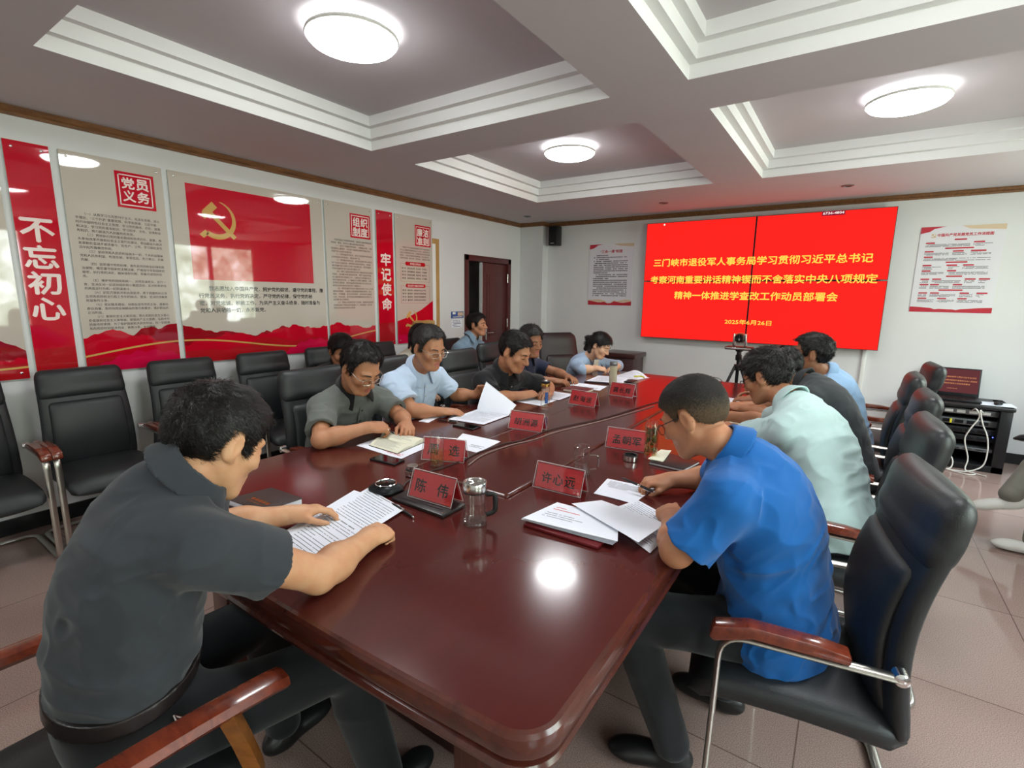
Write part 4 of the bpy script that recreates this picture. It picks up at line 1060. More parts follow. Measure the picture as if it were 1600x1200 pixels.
def np_mesh(name, V, F, mats, parent, origin, midx=None):
    V = (V - np.array(origin, np.float32)).astype(np.float32); me = bpy.data.meshes.new(name)
    k = F.shape[1]
    me.vertices.add(len(V)); me.vertices.foreach_set('co', V.ravel()); me.loops.add(F.size); me.loops.foreach_set('vertex_index', F.astype(np.int32).ravel())
    me.polygons.add(len(F)); me.polygons.foreach_set('loop_start', np.arange(0, F.size, k, dtype=np.int32))
    me.polygons.foreach_set('use_smooth', np.ones(len(F), bool))
    for m in (mats if isinstance(mats, (list, tuple)) else [mats]): me.materials.append(m)
    if midx is not None: me.polygons.foreach_set('material_index', midx.astype(np.int32))
    me.update(); me.validate()
    o = bpy.data.objects.new(name, me); COL.objects.link(o); o.parent = parent
    return o
def nrm(v): v = np.array(v, float); return v / np.linalg.norm(v)
def smooth_v(V, F, it=1, lam=.5):
    for _ in range(it):
        S = np.zeros_like(V); c = np.zeros(len(V), np.float32)
        for a, b in ((0, 1), (1, 2), (2, 3), (3, 0)):
            np.add.at(S, F[:, a], V[F[:, b]]); np.add.at(S, F[:, b], V[F[:, a]]); np.add.at(c, F[:, a], 1); np.add.at(c, F[:, b], 1)
        V = V + lam * (S / c[:, None] - V)
    return V

def skin_mat(name, col, lip=False):
    m, nt, b = mat_new(name)
    b.inputs['Roughness'].default_value = .5; b.inputs['Subsurface Weight'].default_value = .08; b.inputs['Subsurface Radius'].default_value = (.01, .004, .002)
    b.inputs['Specular IOR Level'].default_value = .35
    tc = nt.nodes.new('ShaderNodeTexCoord'); n = nt.nodes.new('ShaderNodeTexNoise'); n.inputs['Scale'].default_value = 22; n.inputs['Detail'].default_value = 4
    cr = nt.nodes.new('ShaderNodeValToRGB'); c = col
    cr.color_ramp.elements[0].position = .35; cr.color_ramp.elements[0].color = (c[0] * .93, c[1] * .82, c[2] * .78, 1); cr.color_ramp.elements[1].position = .65; cr.color_ramp.elements[1].color = c
    nt.links.new(tc.outputs['Object'], n.inputs['Vector']); nt.links.new(n.outputs['Fac'], cr.inputs[0]); nt.links.new(cr.outputs[0], b.inputs['Base Color'])
    return m
def hair_mat(name, col, rough=.42):
    m, nt, b = mat_new(name)
    tc = nt.nodes.new('ShaderNodeTexCoord'); n = nt.nodes.new('ShaderNodeTexNoise'); n.inputs['Scale'].default_value = 160; n.inputs['Detail'].default_value = 3
    cr = nt.nodes.new('ShaderNodeValToRGB'); cr.color_ramp.elements[0].color = (col[0] * .5, col[1] * .5, col[2] * .5, 1); cr.color_ramp.elements[1].color = (col[0] * 1.6, col[1] * 1.6, col[2] * 1.6, 1)
    nt.links.new(tc.outputs['Object'], n.inputs['Vector']); nt.links.new(n.outputs['Fac'], cr.inputs[0]); nt.links.new(cr.outputs[0], b.inputs['Base Color'])
    b.inputs['Roughness'].default_value = rough; b.inputs['Specular IOR Level'].default_value = .28
    bp = nt.nodes.new('ShaderNodeBump'); bp.inputs['Strength'].default_value = .5; bp.inputs['Distance'].default_value = .003
    nt.links.new(n.outputs['Fac'], bp.inputs['Height']); nt.links.new(bp.outputs[0], b.inputs['Normal'])
    return m
def cloth_mat(name, col, rough=.85, weave=900, var=.08):
    m = simple(name, col, rough, bump=.15, bscale=weave, var=var, vscale=14, sheen=.15, spec=.3)
    return m
SK = {'a': skin_mat('skin_warm', srgb(206, 158, 122)), 'b': skin_mat('skin_tan', srgb(182, 130, 98)), 'c': skin_mat('skin_light', srgb(222, 180, 150)), 'd': skin_mat('skin_brown', srgb(160, 112, 84))}
LIP = simple('lips', srgb(168, 96, 86), .45)
HAIR = hair_mat('black_hair', srgb(28, 25, 25)); HAIRG = hair_mat('greying_hair', srgb(50, 47, 46)); HAIRT = hair_mat('cropped_hair', srgb(46, 42, 38), .6)
EYE = simple('dark_eye', srgb(34, 24, 22), .3); EYEW = simple('eye_white', srgb(220, 212, 204), .3)

def finger_chain(d, n, lat, base, L, curl, r):
    """three phalanges; d forward, n = back of the hand, curl bends towards -n"""
    pts = [base]; a = 0; p = base
    for l, c in zip((.46, .30, .24), curl):
        a += c; p = p + (d * math.cos(a) - n * math.sin(a)) * (L * l); pts.append(p)
    return pts
def add_hand(F, W, d, n, side, curl=(.5, .7, .5), spread=.06, thumb=.5, s=1.0, thumb_curl=.4, ext=1.0):
    """W wrist, d towards the knuckles, n normal of the back of the hand, side +1 when the thumb lies along cross(d,n)"""
    d = nrm(d); n = np.array(n, float); n = nrm(n - d * (n @ d)); l = np.cross(d, n) * side
    A = np.array([d, l, n]); W = np.array(W, float)
    F.ell(W + d * .050 * s, A, (.052 * s, .041 * s, .0165 * s), .015)
    F.ell(W + d * .030 * s + l * .022 * s - n * .006 * s, A, (.034 * s, .020 * s, .017 * s), .015)
    F.cap(W - d * .01 * s, W + d * .035 * s, .024 * s, .022 * s, .02)
    tips = []
    for k, (o, L, r) in enumerate(((.029, .073, .0088), (.0095, .080, .0092), (-.0105, .075, .0086), (-.028, .058, .0077))):
        dd = nrm(d + l * (spread * (1.4 - k) * .9)); b = W + (d * (.086 - .004 * abs(k - 1)) + l * o) * s + n * .002 * s
        c = [q * (1 + .10 * (k - 1.2)) for q in curl]
        P = finger_chain(dd, n, l, b, L * s * ext, c, r)
        F.cap(b - d * .02 * s, b, r * 1.05 * s, r * 1.1 * s, .008)
        for i in range(3): F.cap(P[i], P[i + 1], r * (1.06 - .09 * i) * s, r * (.98 - .1 * i) * s, .003)
        tips.append(P[-1])
    b = W + (d * .022 + l * .028 - n * .008) * s
    t1 = nrm(d * .75 + l * thumb * 1.3 - n * .25); p1 = b + t1 * .040 * s
    t2 = nrm(d * (.9 - .2 * thumb_curl) + l * (thumb * .6 - thumb_curl * .6) - n * (.2 + .5 * thumb_curl)); p2 = p1 + t2 * .030 * s; p3 = p2 + nrm(t2 + d * .1 - l * .25 * thumb_curl) * .024 * s
    F.cap(b, p1, .0135 * s, .0108 * s, .012); F.cap(p1, p2, .0104 * s, .0096 * s, .004); F.cap(p2, p3, .0095 * s, .0075 * s, .003)
    return tips

def head_frame(fwd, up):
    f = nrm(fwd); u = np.array(up, float); u = nrm(u - f * (u @ f)); r = np.cross(f, u)   # r = the person's right
    return np.array([-r, f, u])                                                            # rows: left, forward, up
def add_head(F, c, A, s, nose=1.0, jaw=1.0, ears=True):
    g = lambda x, y, z: np.array(c) + (A[0] * x + A[1] * y + A[2] * z) * s
    e = lambda p, r, k, m='add': F.ell(g(*p), A, np.array(r) * s, k * s, m)
    e((0, -.012, .030), (.0765, .096, .088), .01)
    e((0, .022, -.030), (.064, .070, .080), .03)
    for q in (-1, 1):
        F.cap(g(.052 * q, .0, -.045), g(.030 * q * jaw, .055, -.094), .020 * s, .018 * s, .02 * s)
        e((.043 * q, .060, -.020), (.024, .022, .022), .02)
        F.cap(g(.014 * q, .086, .024), g(.044 * q, .074, .024), .010 * s, .009 * s, .012 * s)
        e((.032 * q, .1005, .002), (.017, .014, .011), .010, 'sub')
        e((.0315 * q, .0765, .002), (.0145, .0135, .0125), .004)
        F.cap(g(.018 * q, .0885, .0045), g(.045 * q, .0775, .0045), .0045 * s, .004 * s, .005 * s)
        F.cap(g(0, .070, -.080), g(.018 * q, .064, -.094), .02 * s, .016 * s, .02 * s)
    F.cap(g(0, .089, .008), g(0, .1095, -.028), .0085 * s * nose, .0125 * s * nose, .010 * s)
    for q in (-1, 1): e((.0125 * q, .098, -.032), (.0085, .011, .0085), .006)
    e((0, .0765, -.058), (.028, .014, .020), .014)
    F.cap(g(-.019, .0845, -.0575), g(.019, .0845, -.0575), .0062 * s, .0062 * s, .005 * s); F.cap(g(0, .0905, -.057), g(0, .0905, -.057), .005 * s, .005 * s, .006 * s)
    F.cap(g(-.016, .0835, -.0695), g(.016, .0835, -.0695), .0072 * s, .0072 * s, .005 * s)
    F.cap(g(-.021, .092, -.0635), g(.021, .092, -.0635), .0022 * s, .0022 * s, .003 * s, 'sub')
    e((0, .0745, -.096), (.020, .016, .016), .016)
    if ears:
        for q in (-1, 1):
            F.ell(g(.079 * q, -.014, -.004), np.array([nrm(A[0] * 1 - A[1] * .35 * q * 1.0), nrm(A[1] + A[0] * .35 * q - A[2] * .15), nrm(A[2] + A[1] * .15)]), np.array((.0105, .0195, .033)) * s, .006 * s)
            e((.0905 * q, -.008, -.001), (.006, .011, .021), .003, 'sub')
            e((.074 * q, -.004, -.030), (.008, .009, .010), .006)
    return g

HL_SHORT = [(-.13, -.062), (-.095, -.072), (-.06, -.070), (-.040, -.044), (-.031, .036), (.005, .038), (.014, -.006), (.028, -.008), (.036, .030), (.052, .060), (.070, .080), (.13, .092)]
def make_hair(name, parent, origin, c, A, s, mat, thick=.010, line=HL_SHORT, strands=3500, slen=.024, seed=1, h=.005, lift=.35, tuft=.0045, crown=(0, -.06), sweep=(0.0, 1.0), recede=0.0, top=0.0, extra=None, swid=.0013, fade=None):
    c = np.array(c, float); R = .16 * s
    F = Field(c - R * 1.25, c + R * 1.25, h)
    g = lambda x, y, z: c + (A[0] * x + A[1] * y + A[2] * z) * s
    F.ell(g(0, -.013, .030), A, np.array((.0765 + thick * .6, .096 + thick * .8, .088 + thick * .6)) * s, .01)
    F.ell(g(0, -.006, .058), A, np.array((.068 + thick * .5, .088 + thick * .5, .058 + thick * .9 + top)) * s, .035 * s)
    P = F.pts((slice(None),) * 3); q = ((P - c.astype(np.float32)) @ A.T.astype(np.float32)) / s
    ys = [a for a, b in line]; zs = [b for a, b in line]
    zl = np.interp(q[..., 1], ys, zs)
    if recede: zl = zl + recede * np.clip((np.abs(q[..., 0]) - .015) / .03, 0, 1) * np.clip((q[..., 1] - .03) / .03, 0, 1)
    F.d = np.maximum(F.d, ((zl - q[..., 2]) * .75 * s).astype(np.float32))
    inner = ell_d(P, g(0, -.012, .030).astype(np.float32), A.astype(np.float32), np.array((.0765, .096, .088), np.float32) * s * .93)
    F.d = np.maximum(F.d, -inner.astype(np.float32))
    if extra: extra(F, g)
    F.wrinkle(tuft * 1.6, (46, 20, 24), seed, A); F.wrinkle(tuft * .8, (90, 44, 50), seed + 7, A)
    V, Q = F.mesh()
    nv = len(V); Fs = Q
    if strands:
        rg = np.random.default_rng(seed); q = (V - c) @ A.T / s
        n3 = np.zeros_like(V); fn = np.cross(V[Q[:, 2]] - V[Q[:, 0]], V[Q[:, 3]] - V[Q[:, 1]])
        for k in range(4): np.add.at(n3, Q[:, k], fn)
        n3 /= np.maximum(1e-9, np.linalg.norm(n3, axis=1))[:, None]
        out = ((V - (c + A[2] * .02 * s)) * n3).sum(1) > 0
        cand = np.nonzero(out & (q[:, 2] > -.075))[0]; idx = rg.choice(cand, strands)
        v0 = V[idx].astype(float); nn = n3[idx].astype(float); ql = q[idx]
        rad = np.stack([ql[:, 0] - crown[0], ql[:, 1] - crown[1], np.zeros(len(ql))], -1); rad /= np.maximum(.01, np.linalg.norm(rad, axis=1))[:, None]
        dl = rad * 1.0 + np.array([sweep[0], sweep[1] * .35, 0]); dl[:, 2] -= .5 * (ql[:, 2] < .06)
        dl = dl @ A + rg.normal(0, .28, (strands, 3)); dl -= nn * (dl * nn).sum(1)[:, None]; dl /= np.maximum(1e-6, np.linalg.norm(dl, axis=1))[:, None]
        L = slen * rg.uniform(.6, 1.25, (strands, 1)); w = np.cross(dl, nn) * swid
        lf = lift * rg.uniform(.3, 1.3, (strands, 1))
        a = v0 - nn * .002; b = v0 + dl * L * .55 + nn * L * lf * .5; e = v0 + dl * L * (1.0) + nn * L * lf * .62
        SV = np.stack([a - w, a + w, b + w * .8, b - w * .8, e + w * .15, e - w * .15], 1).reshape(-1, 3)
        k = nv + 6 * np.arange(strands)[:, None]
        SF = np.concatenate([k + np.array([[0, 1, 2, 3]]), k + np.array([[3, 2, 4, 5]])])
        V = np.concatenate([V, SV.astype(np.float32)]); Fs = np.concatenate([Q, SF])
    mi = None
    if fade:                                            # closer cropped sides and nape show the scalp
        rg = np.random.default_rng(seed + 2); fcn = (V[Fs].mean(1) - c) @ A.T / s; hgt = fcn[:, 2] - .30 * fcn[:, 1] + rg.normal(0, fade[2], len(Fs))
        mi = np.clip((fade[0] - hgt) / (fade[0] - fade[1]) * len(mat), 0, len(mat) - 1).astype(int)
    return np_mesh(name, V, Fs, mat, parent, origin, mi)

def torso_parts(P, N, latp, lats, bend=.0, fat=1.0, belly=0.0, s=1.0):
    """ellipsoids along the curved spine from pelvis P to neck base N"""
    P, N = np.array(P, float), np.array(N, float); ax = N - P; L = np.linalg.norm(ax)
    f0 = nrm(np.cross(lats + latp, np.array([0, 0, 1.0])))
    mid = (P + N) / 2 - f0 * bend
    out = []
    for t, rl, rf, ru, off in ((.02, .168, .118, .13, 0), (.30, .158, .122, .14, .012 + belly), (.52, .160, .116, .15, .008 + belly * .5), (.72, .166, .112, .15, 0), (.87, .148, .086, .085, -.006)):
        p = (1 - t) ** 2 * P + 2 * t * (1 - t) * mid + t * t * N
        tg = nrm(2 * (1 - t) * (mid - P) + 2 * t * (N - mid)); l = nrm(latp * (1 - t) + lats * t); l = nrm(l - tg * (l @ tg)); f = np.cross(l, tg)
        out.append((p + f * off, np.array([l, f, tg]), np.array((rl * fat, rf * (1 + (fat - 1) * 1.2), ru * L / .5)) * s))
    return out

def person(label, loc, P, N, latp, SL, SR, head, hf, arms, shirt, skin='a', hair=None, sleeve=.62, pants=None, knees=None, ankles=None, shoe=None, s=1.0, h=.005, bend=.04, fat=1.0, belly=0.0,
           hup=(0, 0, 1), hs=1.04, collar=None, tucked=False, hem=.12, brows=True, glasses=None, wr=.005, seed=1, wrist_r=1.0, roomy=0.0, collar_open=.32, face=True, belt=None, hem_flare=.0, shirt_name='shirt', hair_kw=None, long_sleeve=False, eyes_open=False, placket=None, collar_up=.040, waist=.12):
    t0 = thing('person', loc, label, 'person'); org = np.array(loc, float)
    P, N, SL, SR = [np.array(v, float) for v in (P, N, SL, SR)]; latp = nrm(latp); lats = nrm(SL - SR); C = np.array(head, float)
    A = head_frame(hf, hup); S = hs
    tp = torso_parts(P, N, latp, lats, bend, fat, belly, s)
    nk = C - A[2] * .075 * S - A[1] * .028 * S
    # ---- skin: one continuous body
    pts = [P, N, SL, SR, C + A[2] * .16, C + A[1] * .16] + [np.array(v, float) for a in arms for v in (a['E'], a['W'], np.array(a['W'], float) + nrm(a['d']) * .2)]
    lo = np.min(pts, 0) - .13; hi = np.max(pts, 0) + .13; lo[2] = max(lo[2], P[2] - .05)
    B = Field(lo, hi, h)
    for c, Ax, r in tp[1:]: B.ell(c, Ax, r - .012, .05)
    for sh in (SL, SR):
        B.cap(N - (N - nk) * -.02, sh, .052 * s, .052 * s, .05)
    B.cap(N - nrm(nk - N) * .03, nk, .062 * s, .054 * S, .03)
    for a in arms:
        sh = SL if a['side'] == 'L' else SR; E, W = np.array(a['E'], float), np.array(a['W'], float); q = a.get('r', 1.0) * s
        B.cap(sh, E, .050 * q, .041 * q, .03); B.cap(E, E + (W - E) * .35, .041 * q, .043 * q, .02); B.cap(E + (W - E) * .3, W, .043 * q, .0275 * q * wrist_r, .025)
        a['tips'] = add_hand(B, W, a['d'], a['n'], a.get('thumb_side', 1), a.get('curl', (.35, .5, .35)), a.get('spread', .06), a.get('thumb', .5), a.get('hs', 1.03) * s, a.get('tc', .4))
    gh = add_head(B, C, A, S)
    V, Q = B.mesh()
    fc = (V[Q].mean(1) - C) @ A.T / S
    lip = (np.abs(fc[:, 0]) < .021) & (fc[:, 1] > .078) & (np.abs(fc[:, 2] + .0635) < .0125 - .012 * (np.abs(fc[:, 0]) / .021) ** 2)
    np_mesh('body', V, Q, [SK[skin], LIP], t0, org, lip.astype(int))
    # ---- face details
    if face:
        for q in (-1, 1):
            br = [gh(.013 * q, .0965, .0225), gh(.028 * q, .0955, .0275), gh(.042 * q, .0865, .0265), gh(.052 * q, .0755, .0205)]
            MB().tube(smooth_path(br, 4), [.0032 * S] * 8 + [.0028 * S, .0024 * S, .002 * S, .0015 * S, .001 * S], 6, flat=.8).build('eyebrow', (hair[0] if isinstance(hair, list) else hair) or HAIR, t0, loc=-Vector(org))
            if eyes_open:
                mb = MB(); mb.lathe([(.0001, .0), (.0042 * S, .0004), (.0042 * S, -.002), (.0001, -.003)], 10, M=Matrix.Translation(Vector(gh(.0315 * q, .0905, .0015))) @ Matrix([[A[0][i], A[2][i], A[1][i]] for i in range(3)]).to_4x4())
                mb.build('eye', EYE, t0, loc=-Vector(org))
            ey = [gh(.0185 * q, .0885, .0005), gh(.026 * q, .0918, -.0015), gh(.036 * q, .0895, -.0020), gh(.0455 * q, .0800, .0005)]
            MB().tube(smooth_path(ey, 4), .0013 * S, 5).build('eyelash', EYE, t0, loc=-Vector(org))
    if hair is not None: make_hair('hair', t0, org, C, A, S, hair, h=min(h, .005), seed=seed, **(hair_kw or {}))
    # ---- shirt
    ex = .10 + roomy
    lo2 = np.min([P, N, SL, SR] + [np.array(a['E'], float) for a in arms], 0) - .2; hi2 = np.max([P, N, SL, SR] + [np.array(a['E'], float) for a in arms] + ([np.array(a['W'], float) for a in arms] if long_sleeve else []), 0) + .2
    if long_sleeve: lo2 = np.minimum(lo2, np.min([np.array(a['W'], float) for a in arms], 0) - .1)
    if hem_flare: lo2 = lo2 - .05; hi2 = hi2 + .05
    T = Field(lo2, hi2, h); o = .013 + roomy
    for c, Ax, r in tp: T.ell(c, Ax, r + o, .05)
    if hem_flare:
        c, Ax, r = tp[0]; T.ell(c - Ax[2] * .03, Ax, r + o + hem_flare, .06)
    for sh in (SL, SR): T.cap(N, sh, .056 * s + .008, .060 * s + .004, .05)
    cuts = []
    for a in arms:
        sh = SL if a['side'] == 'L' else SR; E, W = np.array(a['E'], float), np.array(a['W'], float); q = a.get('r', 1.0) * s; sl = a.get('sleeve', sleeve)
        if long_sleeve:
            T.cap(sh, E, .060 * q + roomy * .5, .054 * q + roomy * .5, .03); e = E + (W - E) * sl; T.cap(E, e, .053 * q + roomy * .5, .044 * q + roomy * .4, .02)
            dn = nrm(W - E); cuts.append((e - dn * .005, dn, E, W, q * .74))
        else:
            e = sh + (E - sh) * sl; dn = nrm(E - sh); T.cap(sh, e + dn * .06, .062 * q + roomy * .4, .070 * q + roomy * .6, .03); cuts.append((e, dn, sh, E, q))
    for e, dn, a0, b0, q in cuts:                                     # open sleeve ends
        T.put(lambda p: np.maximum(cap_d(p, np.array(e, np.float32), np.array(e + dn * .3, np.float32), .15, .15), -((p - np.array(e, np.float32)) @ np.array(dn, np.float32))), e - .02 - .0 * dn, e + dn * .1 + .0, .002, 'sub') if False else None
        ee = np.array(e, np.float32); dd = np.array(dn, np.float32)
        R = T.region(np.minimum(e, e + dn * .12) - .12, np.maximum(e, e + dn * .12) + .12)
        if R is not None:
            p = T.pts(R); along = (p - ee) @ dd; radial = np.linalg.norm((p - ee) - along[..., None] * dd, axis=-1)
            plane = np.where(radial < .12, along, -.05); T.d[R] = np.where((along > -.03) & (radial < .118) & (along < .2), np.maximum(T.d[R], along), T.d[R])
            T.d[R] = np.maximum(T.d[R], np.where((along > -.05) & (along < .13), (.0535 * q + roomy * .3 + .002) - radial, -.05).astype(np.float32))
    nd = nrm(nk - N)
    T.cap(N + nd * .035, N + nd * .3, .066 * s, .078 * s, .01, 'sub')
    up0 = tp[0][1][2]
    if tucked: T.cut(P + up0 * (waist - .025), -up0)
    else: T.cut(P - up0 * hem, -up0)
    T.wrinkle(wr * 1.3, (7, 6, 15), seed, tp[2][1]); T.wrinkle(wr * .8, (18, 14, 26), seed + 3, tp[2][1] @ np.array([[.8, 0, .6], [0, 1, 0], [-.6, 0, .8]]))
    V, Q = T.mesh(); sh_o = np_mesh(shirt_name, V, Q, shirt, t0, org)
    if placket:
        l0, f0_, u0 = tp[3][1]; rel = V - N; la = rel @ l0; fa = rel @ f0_; ua = rel @ u0; mb = MB(); bt = MB(); rows = []
        for k in range(placket[1] + 1):
            hh_ = placket[0] - .022 * k; m = (np.abs(la) < .016) & (np.abs(ua - hh_) < .012)
            if not m.any(): continue
            ff = fa[m].max() + .0025; rows.append([N + l0 * w_ + f0_ * (ff - .0012 * (abs(w_) > .01)) + u0 * hh_ for w_ in (-.0155, -.013, .013, .0155)])
            if k % 3 == 1: bt.lathe([(0, .003), (.0045, .0025), (.005, 0), (0, 0)], 10, M=Matrix.Translation(Vector(N + f0_ * ff + u0 * hh_)) @ Vector((0, 0, 1)).rotation_difference(Vector(f0_)).to_matrix().to_4x4())
        if len(rows) > 1:
            mb.add([v for r in rows for v in r], [(4 * i + j, 4 * i + j + 1, 4 * i + j + 5, 4 * i + j + 4) for i in range(len(rows) - 1) for j in range(3)])
            pk = mb.build('placket', shirt if len(placket) < 3 else placket[2], sh_o, angle=60, loc=-Vector(org)); bt.build('buttons', M['black'] if len(placket) > 2 else M['white_pl'], sh_o, loc=-Vector(org))
    # ---- collar
    if collar is not None:
        f = nrm(np.cross(lats, nd)); l = np.cross(nd, f) * 1.0; c0 = N + nd * collar_up + f * .006
        K = Field(c0 - .14, c0 + .14, min(h, .004)); p = K.pts((slice(None),) * 3) - c0.astype(np.float32)
        hh = p @ nd.astype(np.float32); pf = p @ f.astype(np.float32); pl = p @ l.astype(np.float32)
        r = np.sqrt((pf * .95) ** 2 + pl ** 2); cf = pf / np.maximum(r, 1e-4)
        hh = hh + .022 * np.maximum(0, cf) - .010 * np.maximum(0, -cf)          # lower in front, higher at the nape
        Rr = .0680 * s + .60 * np.maximum(0, .046 - hh) * (.55 + .45 * np.abs(cf)); lowz = -.004 - .030 * np.clip((cf - .35) / .5, 0, 1)
        d = np.abs(r - Rr) * .88 - .0042; d = np.maximum(d, hh - .048); d = np.maximum(d, lowz - hh)
        gap = np.arctan2(np.abs(pl), pf); d = np.maximum(d, (collar_open * (1.0 + (.03 - hh) * 4) - gap) * r)
        K.d = d.astype(np.float32); V, Q = K.mesh()
        if len(V): np_mesh('collar', V, Q, collar, sh_o, org)
    # ---- trousers and shoes
    if pants is not None:
        f0 = nrm(np.cross(latp, np.array([0, 0, 1.0])))
        if knees is None: knees = (P + f0 * .42 + latp * .11 + np.array([0, 0, -.04]), P + f0 * .42 - latp * .11 + np.array([0, 0, -.04]))
        knees = [np.array(k, float) for k in knees]
        if ankles is None: ankles = [np.array([k[0] + f0[0] * .02, k[1] + f0[1] * .02, .10]) for k in knees]
        ankles = [np.array(k, float) for k in ankles]
        al = [P] + knees + ankles; G = Field(np.min(al, 0) - .24, np.max(al, 0) + .24, max(h, .006))
        c, Ax, r = tp[0]; G.ell(c - Ax[2] * .01, Ax, r * np.array((1.02, 1.04, 1.0)) + .004, .05); c, Ax, r = tp[1]; G.ell(c - Ax[2] * .06, Ax, r * np.array((1.0, 1.0, .6)) + (.014 if tucked else .006), .05)
        for k, (kn, an) in enumerate(zip(knees, ankles)):
            hp = P + latp * (.09 if k == 0 else -.09) * s - np.array([0, 0, .02])
            G.cap(hp, kn, .092 * s, .070 * s, .04); G.cap(kn, an, .068 * s, .056 * s, .02)
            G.cut(an - np.array([0, 0, .035]), (0, 0, -1)) if False else None
        zc = min(an[2] for an in ankles) - .03
        G.cut((0, 0, zc), (0, 0, -1)); G.cut(P + up0 * (waist if tucked else .085), up0)
        G.wrinkle(.007, (7, 7, 9), seed + 5); V, Q = G.mesh(); np_mesh('trousers', V, Q, pants, t0, org)
        if belt:
            U = Field(P - .26, P + .28, .004)
            for c, Ax, r in tp[:3]: U.ell(c, Ax, r + .024, .05)
            U.cut(P + up0 * (waist + .006), up0); U.cut(P + up0 * (waist - .032), -up0); V, Q = U.mesh(); np_mesh('belt', V, Q, belt, t0, org)
        if shoe is not None:
            for an, sd in zip(ankles, shoe if isinstance(shoe, list) else [f0, f0]):
                d = nrm(np.array([sd[0], sd[1], sd[2] if len(sd) > 2 else 0])); l = nrm(np.cross(d, (0, 0, 1))); u = np.cross(l, d); A3 = np.array([d, -l, u]); b = an - np.array([0, 0, .055])
                W_ = Field(b - .3, b + .3, .005); W_.ell(b - d * .02, A3, (.055, .036, .045), .03); W_.ell(b + d * .075 - u * .008, A3, (.095, .044, .036), .04); W_.ell(b + d * .13 - u * .015, A3, (.065, .045, .026), .02)
                W_.cap(b, b + np.array([0, 0, .05]), .04, .042, .02); W_.cut(b - u * .034, -u); W_.cut(b + u * .05 , u); V, Q = W_.mesh(); np_mesh('shoe', V, Q, M_SHOE, t0, org)
    if glasses is not None:
        mb = MB(); 
        for q in (-1, 1):
            n = 22; ring = []
            for k in range(n + 1):
                a = 2 * math.pi * k / n; ex_ = .9
                ring.append(gh((.033 + .0235 * math.copysign(abs(math.cos(a)) ** .8, math.cos(a))) * q, .1085 - .010 * max(0, (.8 + math.cos(a))) * .5, -.004 + .0165 * math.copysign(abs(math.sin(a)) ** .8, math.sin(a))))
            mb.tube(ring, .0012 * S, 6, cap=False)
            mb.tube(smooth_path([gh(.0565 * q, .098, .004), gh(.074 * q, .08, .007), gh(.0815 * q, .01, .012), gh(.0825 * q, -.015, .006), gh(.080 * q, -.03, -.012)], 5), .0016 * S, 6)
        mb.tube(smooth_path([gh(-.0095, .1085, -.001), gh(0, .1115, .002), gh(.0095, .1085, -.001)], 4), .0012 * S, 6)
        go = mb.build('glasses', glasses, t0, loc=-Vector(org))
        for q in (-1, 1):
            o2 = [gh((.033 + .0228 * math.cos(2 * math.pi * k / 20)) * q, .1080 - .005 * max(0, (.8 + math.cos(2 * math.pi * k / 20))), -.004 + .016 * math.sin(2 * math.pi * k / 20)) for k in range(20)]
            MB().add(o2, [tuple(range(20))]).build('lens', M['spect'], go, smooth=False, loc=(0, 0, 0)).parent = go
    return t0, gh, arms
M_SHOE = simple('black_shoe_leather', srgb(24, 25, 26), .35, bump=.1, bscale=300)
# ---------------------------------------------------------------- the fourteen people
CL = {k: cloth_mat('cloth_' + k, srgb(*v)) for k, v in dict(charcoal=(54, 58, 64), grey=(98, 102, 98), sky=(190, 208, 232), black=(28, 28, 32), navy=(38, 42, 66), cardigan=(160, 180, 206), tee=(226, 222, 206), dusk=(118, 142, 160), cream=(206, 198, 182),
      blue=(14, 94, 168), mint=(190, 216, 216), slate=(50, 54, 58), lightblue=(150, 184, 220), trouser=(26, 29, 33), greytrouser=(124, 122, 112), polo_collar=(20, 20, 22)).items()}
T_ = CL['trouser']
def hand(side, E, W, d, n, **k): return dict(side=side, E=E, W=W, d=d, n=n, thumb_side=(1 if side == 'L' else -1) * k.pop('ts', 1), **k)

# man in dark grey, back to the camera, near end of the table
P1 = person('man in dark grey short-sleeved shirt seen from behind, reading papers at the near table end', (-1.27, .25, .45), (-1.28, .325, .55), (-1.22, .435, 1.05), (-1, .10, 0), (-1.39, .51, .995), (-1.055, .42, .985), (-1.195, .535, 1.155), (-.10, .85, -.50),
    [hand('R', (-1.025, .665, .812), (-1.09, .87, .80), (-.22, .95, -.1), (.25, 0, .97), curl=(.9, 1.2, .8), spread=.02, thumb=.35, tc=.8, r=1.04), hand('L', (-1.50, .655, .808), (-1.425, .835, .798), (.42, .88, .03), (-.1, .2, 1), curl=(.45, .5, .4), spread=.05, thumb=.45, r=1.04)],
    CL['charcoal'], 'a', HAIR, pants=T_, knees=((-1.40, .72, .52), (-1.04, .74, .52)), ankles=((-1.42, .76, .1), (-1.0, .82, .1)), shoe=[(-.1, 1, 0), (.05, 1, 0)], h=.004, bend=.085, fat=.97, collar=CL['charcoal'], tucked=True, belt=M['black_cover'], hs=1.05, wr=.009, seed=11, sleeve=.53, collar_up=.062,
    hair_kw=dict(strands=12000, slen=.022, thick=.008, tuft=.005, lift=.22, swid=.0006))
